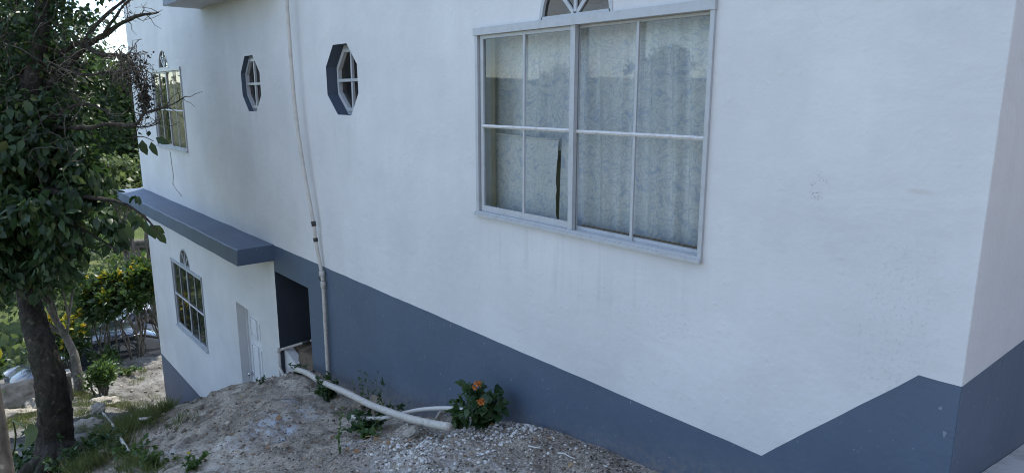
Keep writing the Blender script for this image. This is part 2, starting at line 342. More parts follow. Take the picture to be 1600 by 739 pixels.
CP = np.array(CP); CS = .35
_K = np.sqrt(((CP[:, None, :2] - CP[None, :, :2]) ** 2).sum(-1) + CS ** 2)
_A = np.zeros((len(CP) + 3,) * 2); _n = len(CP)
_A[:_n, :_n] = _K; _A[:_n, _n] = 1; _A[:_n, _n + 1:] = CP[:, :2]; _A[_n, :_n] = 1; _A[_n + 1:, :_n] = CP[:, :2].T
_w = np.linalg.solve(_A, np.concatenate([CP[:, 2], np.zeros(3)]))
def near_z(x, y):
    out = np.full(x.shape, _w[_n]) + _w[_n + 1] * x + _w[_n + 2] * y
    for i in range(_n): out = out + _w[i] * np.sqrt((x - CP[i, 0]) ** 2 + (y - CP[i, 1]) ** 2 + CS ** 2)
    return out
def sst(a, b, x): t = np.clip((x - a) / (b - a), 0, 1); return t * t * (3 - 2 * t)
def far_z(x, y):
    z = np.interp(x, [-400, -140, -90, -58, -46, -36, -28, -20, -10, 0, 8, 60, 400], [10, 3.0, 0, -3.4, -5.8, -9.4, -9.2, -7.6, -4.6, -1.8, 4.6, 9, 26])
    z = z + np.interp(y, [-500, -260, -150, -80, -30, -10, 200], [6, 0, -5, -6.5, -3.5, 0, 0])
    return z + 1.6 * np.sin(x * .05 + y * .031) * sst(25, 90, np.hypot(x, y)) + 1.1 * np.sin(x * .021 - y * .09 + 1) * sst(25, 90, np.hypot(x, y))
def base_z(x, y):
    x = np.asarray(x, float); y = np.asarray(y, float)
    k = sst(0, 9, np.maximum.reduce([-26 - x, x - 5, -9 - y, y - 11]))
    return near_z(np.clip(x, -40, 15), np.clip(y, -20, 22)) * (1 - k) + far_z(x, y) * k
def micro(x, y):
    v = Vector((x, y, 0)); f = max(0., 1 - math.hypot(x + 4, y - 2) / 16)
    n = noise.fractal(v * 1.7, .9, 2.1, 5) * .055
    rdg = (1 - abs(noise.noise(Vector((x * 2.6 + .5 * y, y * 3.4, 3))))) ** 3 * .05 - .02
    c = noise.fractal(v * 9, .8, 2.2, 4) * .022 + max(0., noise.noise(v * 14) - .25) * .03
    far = 0.12 * noise.fractal(v * .35, 1, 2, 3) * (1 - f)
    keep = min(1., abs(y - 2.8) / .12) if (-14 < x < -.7) else 1.
    return ((n - rdg + c) * (.35 + .65 * f) + far * min(1, max(0, (math.hypot(x, y) - 12) / 20)) * 4) * (.25 + .75 * keep)
def gz0(x, y):
    if -26 < x < 5 and -9 < y < 11:
        return float(_w[_n] + _w[_n + 1] * x + _w[_n + 2] * y + (_w[:_n] * np.sqrt((x - CP[:, 0]) ** 2 + (y - CP[:, 1]) ** 2 + CS ** 2)).sum())
    return float(base_z(np.array([x]), np.array([y]))[0])
def gz(x, y): return gz0(x, y) + micro(x, y)
def on_ground(px, py):
    d = ray(px, py); t = 1.5; s = .06
    while t < 90:
        p = d * t
        if p[2] < gz0(p[0], p[1]) + (micro(p[0], p[1]) if p[2] < gz0(p[0], p[1]) + .3 else 0): break
        t += s * max(1, t / 5)
    p = d * t; return np.array([p[0], p[1], gz(p[0], p[1])])
def axis(a, b, fine0, fine1, h, g=1.16):
    mid = list(np.arange(fine0, fine1, h)); lo = []; q = fine0; s = h
    while q > a: s *= g; q -= s; lo.append(q)
    hi = []; q = fine1; s = h
    while q < b: hi.append(q); s *= g; q += s
    return np.array(lo[::-1] + mid + hi)
gx = axis(-420, 420, -9.6, -.9, .03, 1.07); gy = axis(-500, 420, .55, 3.1, .03, 1.09)
GX, GY = np.meshgrid(gx, gy, indexing='ij')
GZ = base_z(GX, GY)
mic = np.array([micro(a, b) for a, b in zip(GX.ravel(), GY.ravel())]).reshape(GX.shape)
GZ = GZ + mic
ni, nj = GX.shape
ii, jj = np.meshgrid(np.arange(ni - 1), np.arange(nj - 1), indexing='ij')
q = (ii * nj + jj).ravel(); GF = np.stack([q, q + nj, q + nj + 1, q + 1], 1)

def ground_mat():
    t = NT('hillside_earth'); p = t.pos()
    n1 = t.noise(p, 1.4, 6, .62, .3); n2 = t.noise(p, 7, 6, .7); n3 = t.noise(p, 55, 4, .7); n4 = t.noise(p, 190, 3, .6)
    c = t.ramp(n1, [(.34, (.14, .122, .10)), (.5, (.31, .274, .225)), (.66, (.45, .41, .35))])
    c = t.mix(.8, c, t.ramp(n2, [(.36, (.42, .40, .37)), (.46, (.95, .95, .95)), (.60, (1.30, 1.29, 1.27))]), 'MULTIPLY')
    c = t.mix(.85, c, t.ramp(n3, [(.36, (.60, .58, .56)), (.49, (1, 1, 1)), (.64, (1.30, 1.29, 1.28))]), 'MULTIPLY')
    cw = t.n('TexVoronoi'); cw.feature = 'DISTANCE_TO_EDGE'; cw.inputs['Scale'].default_value = 3.1; wv = t.n('VectorMath'); wv.operation = 'MULTIPLY_ADD'; nc = t.n('TexNoise'); nc.inputs['Scale'].default_value = 4; nc.inputs['Detail'].default_value = 5; t.l(p, nc.inputs['Vector']); t.l(nc.outputs['Color'], wv.inputs[0]); wv.inputs[1].default_value = (.7, .7, .7); t.l(p, wv.inputs[2]); t.l(wv.outputs[0], cw.inputs['Vector'])
    crack = t.math('MULTIPLY', t.ramp(cw.outputs['Distance'], [(.0, (1, 1, 1)), (.035, (0, 0, 0))]), t.ramp(t.noise(p, 2.2, 3), [(.45, (0, 0, 0)), (.6, (.8, .8, .8))])); c = t.mix(crack, c, (.07, .06, .05))
    speck = t.ramp(n4, [(.62, (0, 0, 0)), (.70, (1, 1, 1))]); c = t.mix(t.math('MULTIPLY', speck, .4), c, (.52, .46, .37))
    # grey gravelly soil on the uphill side, near the wall
    g = t.ramp(t.blob((-2.4, 2.1, -2.1), (2.6, 2.0, 1.6)), [(0, (0, 0, 0)), (.35, (.8, .8, .8))]); c = t.mix(t.math('MULTIPLY', g, .75), c, t.ramp(n3, [(.38, (.13, .11, .088)), (.52, (.29, .25, .205)), (.66, (.52, .47, .41))]))
    # spilt lime wash and paint on the mound, cement dust by the camera
    for (c0, r0, colr, amt) in ((on_ground(425, 668), (.42, .22, .4), (.50, .57, .66), .9), (on_ground(372, 690), (.26, .16, .4), (.50, .55, .60), .7), (on_ground(470, 640), (.34, .2, .4), (.44, .48, .53), .7), (on_ground(560, 690), (.25, .18, .4), (.47, .49, .51), .7), (on_ground(640, 730), (1.1, .28, .5), (.46, .45, .43), .85), (on_ground(780, 735), (.9, .2, .5), (.44, .43, .41), .6), (on_ground(330, 725), (.9, .36, .4), (.56, .53, .47), .85), (on_ground(262, 708), (.22, .16, .3), (.52, .51, .48), .9)):
        m = t.math('MULTIPLY', t.ramp(t.blob(c0, r0), [(0, (0, 0, 0)), (.55, (1, 1, 1))]), t.ramp(t.noise(t.pos((1, 1.6, 1)), 8, 7, .78), [(.46, (0, 0, 0)), (.60, (amt, amt, amt))]))
        c = t.mix(m, c, colr)
    # lower pad darkened and cooled in colour to hold back the sunlight there, grass green far from the house
    geo = t.n('NewGeometry'); sep = t.n('SeparateXYZ'); t.l(geo.outputs['Position'], sep.inputs[0])
    pad = t.math('MULTIPLY', t.math('SUBTRACT', t.math('ADD', -8.6, t.math('MULTIPLY', n1, 1.2)), sep.outputs['X']), .5, True); c = t.mix(pad, c, t.mix(1., c, (.50, .55, .62), 'MULTIPLY'))
    bank = t.math('MULTIPLY', t.math('SUBTRACT', sep.outputs['X'], 1.2), .8, True); c = t.mix(bank, c, t.mix(1., c, (.50, .48, .42), 'MULTIPLY'))  # unseen added bank, darkened to temper the light it throws on the end wall
    far = t.math('MULTIPLY', t.math('SUBTRACT', -27, sep.outputs['X']), .15, True)
    near = t.math('MULTIPLY', t.math('SUBTRACT', -5, sep.outputs['Y']), .10, True)
    gr = t.math('MAXIMUM', far, near); grc = t.ramp(t.noise(p, .35, 7, .65), [(.3, (.045, .065, .022)), (.52, (.105, .135, .05)), (.66, (.19, .19, .09)), (.8, (.33, .29, .2))])
    c = t.mix(gr, c, grc)
    nrm = t.bump(n2, .9, .04); nrm = t.bump(n3, .8, .012, nrm); nrm = t.bump(n4, .5, .004, nrm)
    t.bsdf(c, .95, nrm, spec=.12); return t.m
M['ground'] = ground_mat()
ground = np_mesh('ground', np.stack([GX.ravel(), GY.ravel(), GZ.ravel()], 1), GF, M['ground'], smooth=True)
tag(ground, kind='structure')

# ------------------------------------------------------------------ the house
D = 2.8; T = .16                        # facade plane, wall thickness
XL, XR, ZT, ZB = -13.95, -.7475, 2.7, -7.2
ZS = -1.667                             # top of the slate band and of the ledge
YB = 11.0                               # rear of the house
Z0 = np.zeros(3)
house = empty('house', (-7.3, 2.8, -6.0))
tag(house, 'white plastered two-storey house with slate blue base band on the hillside', 'house')

def rect(x0, x1, z0, z1): return [(x0, z0), (x1, z0), (x1, z1), (x0, z1)]
def arch_pts(cx, z0, rx, rz, n=14): return [(cx + rx * math.cos(math.pi * i / n), z0 + rz * math.sin(math.pi * i / n)) for i in range(n + 1)]
OCT2 = [(-5.825,.443),(-5.565,.443),(-5.39,.265),(-5.384,.025),(-5.533,-.164),(-5.793,-.164),(-5.985,.012),(-5.989,.258)]
OCT1 = [(-8.085,.443),(-7.835,.443),(-7.653,.255),(-7.649,.012),(-7.825,-.170),(-8.070,-.170),(-8.243,.006),(-8.248,.262)]
WB = (-3.718, -1.895, -.797, .428)      # large window: x0, x1, z0, z1
WS = (-12.475, -10.730, -.806, .408)    # far upper window
WL = (-12.41, -10.66, -3.885, -2.685)   # lower window
AB = (-2.811, .4, .287); AS = (-11.66, .4, .285); AL = (-11.555, -2.68, .285)
DR = (-9.14, -8.26, -4.80, -2.70)
OP = (-7.64, -6.70, -4.6, -1.98)
def win_hole(w, a, cut=0):              # window and its half-round light joined into one outline
    x0, x1, z0, z1 = w; cx, rx, rz = a[0], a[2], .29
    return [(x0, z0), (x1, z0), (x1, z1), (cx + rx, z1)] + arch_pts(cx, z1, rx, rz)[1:-1] + [(cx - rx, z1), (x0, z1)]
HB, HS, HL = win_hole(WB, AB), win_hole(WS, AS), win_hole(WL, AL)

def slab(mb, outer, holes, y0, y1, mi=0, rev=None):
    """flat wall with openings: outer and holes are (x, z) outlines, extruded from y0 to y1"""
    loops = [outer] + holes; flat = [p for l in loops for p in l]
    tris = tessellate_polygon([[Vector((a, b, 0)) for a, b in l] for l in loops])
    for y in (y0, y1):
        fs = []
        for tr in tris:
            a, b, c = (flat[i] for i in tr); area = (b[0]-a[0])*(c[1]-a[1]) - (b[1]-a[1])*(c[0]-a[0])
            tr = tuple(tr) if (area > 0) == (y == y0) else tuple(reversed(tr)); fs.append(tr)
        mb.add([(a, y, b) for a, b in flat], fs, mi)
    for k, l in enumerate(loops):
        n = len(l); vs = [(a, y0, b) for a, b in l] + [(a, y1, b) for a, b in l]
        mi2 = mi if (k == 0 or rev is None) else rev[k - 1]
        fs = [(i, (i + 1) % n, n + (i + 1) % n, n + i) for i in range(n)]
        if k == 0: fs = [f[::-1] for f in fs]
        mb.add(vs, fs, mi2)
    return mb
mb = MB()
def wavy(a, b, step=.09, amp=.0035):
    a = np.array(a); b = np.array(b); n = max(2, int(np.linalg.norm(b - a) / step)); t_ = (b - a) / np.linalg.norm(b - a); nn = np.array([-t_[1], t_[0]])
    return [tuple(a + (b - a) * i / n + nn * amp * noise.fractal(Vector((*(a + (b - a) * i / n), 0)) * 5, .8, 2, 3)) for i in range(n)]
EDGE = wavy((-7.64, ZS), (-1.51, ZS + .004)) + wavy((-1.51, ZS + .004), (-.893, -1.058)) + wavy((-.893, -1.058), (XR, -1.055)) + [(XR, -1.055)]
upper = [(XL, ZS)] + EDGE + [(XR, ZT), (XL, ZT)]
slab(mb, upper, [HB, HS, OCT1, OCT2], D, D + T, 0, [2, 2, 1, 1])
mb.build('front_wall', [M['white'], M['slate_dark'], M['room']], house, Z0)
mb = MB(); slab(mb, [(XL, -4.87), (-7.64, -4.87), (-7.64, ZS - .001), (XL, ZS - .001)], [HL, rect(DR[0], DR[1], -4.82, DR[3])], D, D + T, 0)
mb.build('lower_wall', M['white_low'], house, Z0)
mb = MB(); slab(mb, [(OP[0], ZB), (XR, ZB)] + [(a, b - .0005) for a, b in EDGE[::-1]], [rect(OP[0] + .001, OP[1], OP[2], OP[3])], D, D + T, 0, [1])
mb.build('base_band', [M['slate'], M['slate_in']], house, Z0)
mb = MB(); slab(mb, [(XL, ZB), (-7.641, ZB), (-7.641, -4.871), (XL, -4.871)], [], D, D + T); mb.build('lower_band', M['slate_low'], house, Z0)
# right-hand end wall, white over slate; far end wall; rear wall; roof
mb = MB(); mb.box(XR - T, XR + .002, D + .0015, YB, -1.055, ZT); mb.build('end_wall', M['white_low'], house, Z0)
mb = MB(); mb.box(XR - T, XR + .003, D + .002, YB, ZB, -1.055); mb.build('end_band', M['slate'], house, Z0)
mb = MB(); mb.box(XL, XL + T, D + T, YB, ZB, ZT); mb.build('far_wall', M['white_low'], house, Z0)
mb = MB(); mb.box(XL + T, XR - T, YB - T, YB, ZB, ZT); mb.build('rear_wall', M['white_low'], house, Z0)
mb = MB(); mb.box(XL - .3, XR + .3, D - .3, YB + .3, ZT + .002, ZT + .18); mb.build('roof', M['slate'], house, Z0)
# projecting ledge over the ground floor, slightly uneven as cast by hand
def slab_ledge(name, x0, x1, y0, z0, z1, mats, seg=110, amp=.008):
    mb = MB(); rows = []
    for i in range(seg + 1):
        x = x0 + (x1 - x0) * i / seg; n = lambda k: amp * (noise.noise(Vector((x * 1.7, k, 2))) + (.45 * noise.noise(Vector((x * 9, 4, 2))) if k in (4, 5) else .10 * noise.noise(Vector((x * 13, k, 2)))))
        rows.append([(x, D + .02, z0 + n(1)), (x, y0 + n(2), z0 + n(3)), (x, y0 + .008 + n(4), z1 - .012 + n(5)), (x, y0 + .02 + n(4), z1 + n(5)), (x, D + .02, z1 + .006 + n(6))])
    vs = [p for r in rows for p in r]; k = 5
    for j in range(4):
        fs = [(i * k + j, (i + 1) * k + j, (i + 1) * k + j + 1, i * k + j + 1) for i in range(seg)]
        mb.add(vs, fs, 1 if (j == 0 and len(mats) > 1) else 0)
    mb.add(rows[0], [(0, 1, 2, 3, 4)]); mb.add(rows[-1], [(4, 3, 2, 1, 0)])
    return mb.build(name, mats, house, Z0)
slab_ledge('ledge', -14.05, -7.6, 2.38, -1.85, ZS, [M['slate']])
slab_ledge('balcony_slab', -9.57, -6.98, 2.36, 1.09, 1.30, [M['slate'], M['white_low']])

# floors and rooms behind the openings
mb = MB()
mb.box(XL + T, XR - T, D + T, YB - T, ZS - .12, ZS); mb.build('floor_slab', M['concrete'], house, Z0)
def room(x0, x1, z0, z1, depth, m):
    mb = MB(); y0, y1 = D + T + .001, D + T + depth
    v = [(x0,y0,z0),(x1,y0,z0),(x1,y1,z0),(x0,y1,z0),(x0,y0,z1),(x1,y0,z1),(x1,y1,z1),(x0,y1,z1)]
    mb.add(v, [(0,1,2,3),(4,7,6,5),(1,5,6,2),(2,6,7,3),(3,7,4,0)]); return mb.build('room', m, house, Z0)
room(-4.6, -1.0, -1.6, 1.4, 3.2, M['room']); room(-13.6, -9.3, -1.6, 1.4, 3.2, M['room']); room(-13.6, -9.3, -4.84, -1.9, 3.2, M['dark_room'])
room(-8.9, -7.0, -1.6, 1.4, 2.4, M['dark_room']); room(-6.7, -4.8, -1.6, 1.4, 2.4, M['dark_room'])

# sliding window: two sashes of 2 x 2 lights, half-round sunburst light over it
def window(w, arch, old=False, dd=.6):
    x0, x1, z0, z1 = w; xm = (x0 + x1) / 2 - .005; fy0 = D - .012; fw = .028
    f = MB()
    f.box(x0, x0 + fw, fy0, D + .10, z0 + fw, z1 - .042)
    f.box(x1 - fw * .8, x1, fy0 - .004, D + .10, z0 + fw, z1 - .042)
    f.box(x0 - .006, x1 + .004, fy0 - .010, D + .10, z1 - .042, z1 + .004)          # head
    f.box(x0 - .003, x1, fy0 - .008, D + .10, z0, z0 + fw)                          # sill track
    f.box(x0 - .004, x1 + .002, fy0 - .02, fy0 - .008, z0 - .004, z0 + .016)
    f.box(x0 + fw, x0 + fw + .012, D + .03, D + .06, z0 + fw, z1 - .042)
    fr = f.build('window', M['frame'], house, Z0)
    gl = M['glass']
    for s, (a, b, y) in enumerate(((x0 + fw + .012, xm + .02, D + .012), (xm - .02, x1 - fw * .8, D + .012 + .03 * dd))):
        m = MB(); st = .028
        sz0, sz1 = z0 + fw + .001, z1 - .043
        if s == 0:
            m.box(a, a + st, y - .008, y + .006, sz0, sz1); m.box(b - .036, b, y - .018 * dd - .004, y + .006, sz0 - .02, sz1)
            m.box(a + st, b - .036, y - .008, y + .006, sz0, sz0 + .04); m.box(a + st, b - .036, y - .007, y + .006, sz1 - .022, sz1)
        else:
            m.box(a, a + .03, y - .006, y + .006, sz0, sz1); m.box(b - .016, b, y - .006, y + .006, sz0, sz1)
            m.box(a + .03, b - .016, y - .012, y + .012, sz0, sz0 + .018); m.box(a + .03, b - .016, y - .012, y + .012, sz1 - .014, sz1)
        sash = m.build('sash', M['frame'], fr, Z0)
        xa, xb = (a + st, b - .036) if s == 0 else (a + .03, b - .016); za = sz0 + (.04 if s == 0 else .018); zb = sz1 - (.022 if s == 0 else .014)
        xc = (xa + xb) / 2; zc = z0 + (z1 - z0) * .492 + (0 if s == 0 else -.004)
        mv = MB(); yv = y - .004 if s == 0 else y - .008 - .01 * dd
        mv.box(xc - .008, xc + .008, yv - .004 - .003 * dd, yv + .005, za - (.03 if s else 0), zb); mv.build('muntin', M['frame'], fr, Z0)
        mh = MB(); mh.box(xa - (.02 if s else 0), xb + (.006 if s else .0), yv - .009, yv + .006, zc - .010, zc + .010)
        mh.add([(xa, yv - .0095, zc - .010), (xb, yv - .0095, zc - .010), (xb, yv - .016, zc), (xa, yv - .016, zc), (xb, yv - .0095, zc + .010), (xa, yv - .0095, zc + .010)], [(0, 1, 2, 3), (3, 2, 4, 5)])
        mh.build('muntin', M['frame_old'], fr, Z0)
        for (p, q, r, t) in ((xa, xc - .011, zc + .010, zb), (xc + .011, xb, zc + .010, zb), (xa, xc - .011, za, zc - .010), (xc + .011, xb, za, zc - .010)):
            g = MB(); g.add([(p - .004, y + .004, r - .004), (q + .004, y + .004, r - .004), (q + .004, y + .004, t + .004), (p - .004, y + .004, t + .004)], [(0, 1, 2, 3)]); g.build('pane', gl, fr, Z0)
    if old:
        m = MB(); m.box(xm + .03, x1 - .03, D + .06, D + .075, z0 + .03, z0 + .052); m.build('wood_strip', M['wood'], fr, Z0)
    # sunburst
    cx, rx = arch[0], arch[2]; rz = .29
    m = MB(); outp = arch_pts(cx, z1 + .005, rx - .001, rz - .001, 20); inp = arch_pts(cx, z1 + .005, rx - .026, rz - .026, 20); n = len(outp)
    vs = []
    for y in (D - .004, D + .026): vs += [(a, y, b) for a, b in outp] + [(a, y, b) for a, b in inp]
    fs = []
    for i in range(n - 1):
        fs += [(i, i + 1, n + i + 1, n + i)[::-1], (n + i, n + i + 1, 3 * n + i + 1, 3 * n + i), (i, i + 1, 2 * n + i + 1, 2 * n + i)]
    m.add(vs, fs)
    for ang in (48, 90, 132):
        q = math.radians(ang); m.bar((cx, D + .012, z1 + .01), (cx + (rx - .02) * math.cos(q), D + .012, z1 + (rz - .02) * math.sin(q)), .022, .014)
    m.box(cx - rx + .02, cx + rx - .02, D - .004, D + .05, z1 + .0045, z1 + .022)
    af = m.build('arch_light', M['frame'], fr, Z0)
    m = MB(); m.add([(cx, D + .016, z1 + .02)] + [(a, D + .016, b) for a, b in inp], [(0, i, i + 1) for i in range(1, n)]); m.build('pane', M['glass_dark'], fr, Z0)
    return fr
wb = window(WB, AB, True, 1.); ws = window(WS, AS, False, .2); wl = window(WL, AL, False, .2)

# octagonal windows set in slate reveals
def oct_window(pts, inset, shrink=.93):
    P2 = np.array(pts); c = (P2.max(0) + P2.min(0)) / 2; y = D + inset
    q = lambda k: [tuple(c + (p - c) * k) for p in P2]
    def ring(m, ko, ki, y0, y1):
        o, i_ = q(ko), q(ki); n = 8; vs = [(a, y0, b) for a, b in o] + [(a, y0, b) for a, b in i_] + [(a, y1, b) for a, b in o] + [(a, y1, b) for a, b in i_]; fs = []
        for j in range(n):
            k = (j + 1) % n; fs += [(j, n + j, n + k, k), (n + j, 3 * n + j, 3 * n + k, n + k), (j, k, 2 * n + k, 2 * n + j)]
        m.add(vs, fs)
    m = MB(); ring(m, .999, .86, y, y + .045); ring(m, .90, .80, y - .015, y + .02)
    fr = m.build('octagon_window', M['frame'], house, Z0)
    hw = (P2[:, 0].max() - P2[:, 0].min()) / 2 * .84; hh = (P2[:, 1].max() - P2[:, 1].min()) / 2 * .84
    m = MB(); m.box(c[0] - .013, c[0] + .013, y - .008, y + .016, c[1] - hh, c[1] + hh); m.build('muntin', M['frame'], fr, Z0)
    m = MB(); m.box(c[0] - hw, c[0] + hw, y - .012, y + .012, c[1] - .013, c[1] + .013); m.build('muntin', M['frame'], fr, Z0)
    for sx in (-1, 1):
        for sz in (-1, 1):
            g = [c + (np.array([0, 0])), c + np.array([sx * hw, 0]), c + np.array([sx * hw, sz * hh * .40]), c + np.array([sx * hw * .42, sz * hh]), c + np.array([0, sz * hh])]
            m = MB(); f = tuple(range(5)) if sx * sz > 0 else tuple(range(4, -1, -1)); m.add([(a, y + .02, b) for a, b in g], [f]); m.build('pane', M['glass'], fr, Z0)
oct_window(OCT1, .055); oct_window(OCT2, .105)

# panelled door in its reveal
m = MB(); x0, x1, z0, z1 = DR; yd = D + .13
m.box(x0 + .037, x1 - .037, yd, yd + .04, z0 - .02, z1 - .037)
door = m.build('door', M['door'], house, Z0)
m = MB(); m.box(x0, x0 + .03, yd - .02, yd + .04, z0, z1); m.box(x1 - .03, x1, yd - .02, yd + .04, z0, z1); m.box(x0 + .03, x1 - .03, yd - .02, yd + .04, z1 - .03, z1); m.build('door_frame', M['door'], door, Z0)
wd = (x1 - x0 - .06)
for (u0, u1, v0, v1) in ((.14, .44, .80, .93), (.56, .86, .80, .93), (.14, .44, .42, .75), (.56, .86, .42, .75), (.14, .44, .08, .36), (.56, .86, .08, .36)):
    a0, a1 = x0 + .03 + wd * u0, x0 + .03 + wd * u1; b0, b1 = z0 + 2.05 * v0, z0 + 2.05 * v1
    m = MB(); e = .018
    for (p, q_, r, s) in ((a0, a1, b0, b0 + e), (a0, a1, b1 - e, b1), (a0, a0 + e, b0 + e, b1 - e), (a1 - e, a1, b0 + e, b1 - e)): m.box(p, q_, yd - .018, yd, r, s)
    m.hexa([(a0 + .04, yd - .012, b0 + .04), (a1 - .04, yd - .012, b0 + .04), (a1 - .02, yd, b0 + .02), (a0 + .02, yd, b0 + .02), (a0 + .04, yd - .012, b1 - .04), (a1 - .04, yd - .012, b1 - .04), (a1 - .02, yd, b1 - .02), (a0 + .02, yd, b1 - .02)])
    m.build('panel', M['door'], door, Z0)
m = MB(); kx, kz = x0 + .11, -3.72
m.tube([(kx, yd - .001, kz), (kx, yd - .012, kz)], .032, 14); m.tube([(kx, yd - .012, kz), (kx, yd - .045, kz)], .011, 10)
m.tube([(kx, yd - .04, kz), (kx, yd - .048, kz), (kx, yd - .062, kz), (kx, yd - .076, kz), (kx, yd - .08, kz)], [.014, .026, .03, .024, .008], 14); m.build('knob', M['chrome'], door, Z0)

# crawl space behind the opening: slate side walls, soil bank, low white retaining wall
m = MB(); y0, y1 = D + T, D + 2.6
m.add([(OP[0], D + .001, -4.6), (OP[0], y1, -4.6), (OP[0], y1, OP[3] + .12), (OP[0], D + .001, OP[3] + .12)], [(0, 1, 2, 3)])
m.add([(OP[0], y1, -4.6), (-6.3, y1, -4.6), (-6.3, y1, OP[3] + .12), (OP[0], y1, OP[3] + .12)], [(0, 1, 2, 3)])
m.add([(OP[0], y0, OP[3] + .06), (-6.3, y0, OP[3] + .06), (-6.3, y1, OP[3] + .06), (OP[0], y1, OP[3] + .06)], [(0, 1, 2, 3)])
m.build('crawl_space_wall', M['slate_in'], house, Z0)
m = MB(); yw0, yw1 = D + .05, D + .15
m.hexa([(-7.638, yw0, -4.5), (-7.30, yw0, -4.5), (-7.30, yw1, -4.5), (-7.638, yw1, -4.5), (-7.638, yw0, -2.93), (-7.30, yw0, -3.03), (-7.30, yw1, -3.03), (-7.638, yw1, -2.93)])
tag(m.build('retaining_wall', M['white_low'], None, Z0), 'low white block wall holding soil in the dark opening under the house', 'wall')
nx, ny = 46, 60; V = []
for i in range(nx):
    for j in range(ny):
        x = -7.64 + 1.3 * i / (nx - 1); y = D + .10 + 2.4 * j / (ny - 1)
        z = -2.98 + .22 * (x + 7.64) / 1.3 + .16 * (y - D) + .03 * noise.fractal(Vector((x * 5, y * 5, 1)), .8, 2, 4)
        if y - D < .18: z -= .12 * (1 - max(0, (y - D) - .1) / .08) * (1 if x < -7.3 else 0)
        V.append((x, y, z))
V = np.array(V).reshape(nx, ny, 3); sk = V[:, :1].copy(); sk[..., 2] = -4.4; sk[..., 1] -= .03; V = np.concatenate([sk, V], 1).reshape(-1, 3); ny += 1
F = [(i * ny + j, (i + 1) * ny + j, (i + 1) * ny + j + 1, i * ny + j + 1) for i in range(nx - 1) for j in range(ny - 1)]
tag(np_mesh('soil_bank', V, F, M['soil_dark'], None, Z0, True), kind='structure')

# curtains behind the glass (they hang inside: things of their own)
def curtain(name, x0, x1, z0, z1, y, mat, label, folds=9, amp=.022, seed=0, cut=None, group=None):
    nx, nz = 90, 50; V = []
    for i in range(nx):
        for j in range(nz):
            u = i / (nx - 1); v = j / (nz - 1); x = x0 + (x1 - x0) * u; z = z0 + (z1 - z0) * v
            w = noise.noise(Vector((u * folds * .8 + seed, seed * 3.1, v * .5)))
            yy = y + amp * math.sin(u * folds * 2 * math.pi + 3 * w + .5 * math.sin(3 * v + seed)) * (.5 + .7 * abs(noise.noise(Vector((u * 4, seed, .2))))) * (1.1 - .35 * v) + .01 * w
            if cut: x += cut(u, v)
            V.append((x, yy, z + .006 * noise.noise(Vector((u * 9, seed, 1))) * (1 - v)))
    F = [(i * nz + j, (i + 1) * nz + j, (i + 1) * nz + j + 1, i * nz + j + 1) for i in range(nx - 1) for j in range(nz - 1)]
    o = np_mesh(name, V, F, mat, None, Z0, True); return tag(o, label, 'curtain', group)
cy = D + .20
ex = lambda px, y: on_y(px, 280, y)[0]
tear = lambda s: (lambda u, v: s * (.004 + .022 * (1 - v) * v * 4 + .010 * noise.noise(Vector((v * 9, s, 0)))) * max(0., (u - .75) / .25))
curtain('curtain', -4.15, ex(890, cy + .03), -.34, .52, cy + .03, M['curtain'], 'pale blue floral curtain behind the upper left sash of the large window', 5, .024, 2)
curtain('curtain', ex(879.5, cy + .01), -1.72, -.90, .52, cy + .01, M['curtain'], 'pleated floral curtain across the right half of the large window', 11, .045, 5)
curtain('curtain', -4.15, ex(875, cy - .02), -.90, -.262, cy - .02, M['curtain'], 'hemmed lower curtain panel beside the torn dark slit in the large window', 4, .008, 8, tear(-1))
m = MB(); xe = ex(875, cy - .02); m.tube([(-4.1, cy - .032, -.25), (-3.6, cy - .034, -.256), (-3.3, cy - .032, -.266), (xe, cy - .03, -.262)], .007, 6)
tag(m.build('hem_cord', M['curtain'], None, Z0), 'thin white hem along the top of the lower curtain panel in the large window', 'hem')
curtain('curtain', -13.75, -12.52, -.87, .5, cy, M['curtain2'], 'tan curtain in the left half of the far upper window', 6, .02, 11)
curtain('curtain', -12.46, -10.8, -.87, .5, cy, M['curtain2'], 'tan curtain in the right half of the far upper window', 6, .02, 14)

# ------------------------------------------------------------------ foliage helpers
def unit(v): return v / np.maximum(np.linalg.norm(v, axis=-1, keepdims=True), 1e-9)
def leaf_geo(pos, d, nrm, L, Wd, fold=.25, simple=False, curl=.12):
    """one leaf per row: folded blade (8 points) or a plain diamond (4 points)"""
    d = unit(d); s = unit(np.cross(d, nrm)); n = np.cross(s, d); L = L[:, None]; w = Wd[:, None]
    if simple:
        V = np.stack([pos, pos + d * L * .45 - s * w + n * w * fold, pos + d * L - n * L * curl, pos + d * L * .45 + s * w + n * w * fold], 1)
        k = len(pos); F = np.arange(k)[:, None] * 4 + np.array([[0, 1, 2, 3]]); return V.reshape(-1, 3), F
    m1 = pos + d * L * .33; m2 = pos + d * L * .68 - n * L * curl * .5
    V = np.stack([pos, m1 - s * w + n * w * fold, m1, m1 + s * w + n * w * fold, m2 - s * w * .78 + n * w * fold * .8, m2, m2 + s * w * .78 + n * w * fold * .8, pos + d * L - n * L * curl * 1.4], 1)
    T3 = np.array([[0, 2, 1], [0, 3, 2], [1, 2, 5], [1, 5, 4], [2, 3, 6], [2, 6, 5], [4, 5, 7], [5, 6, 7]])
    F = (np.arange(len(pos))[:, None, None] * 8 + T3[None]).reshape(-1, 3); return V.reshape(-1, 3), F
def rdir(n): return unit(rng.normal(size=(n, 3)))
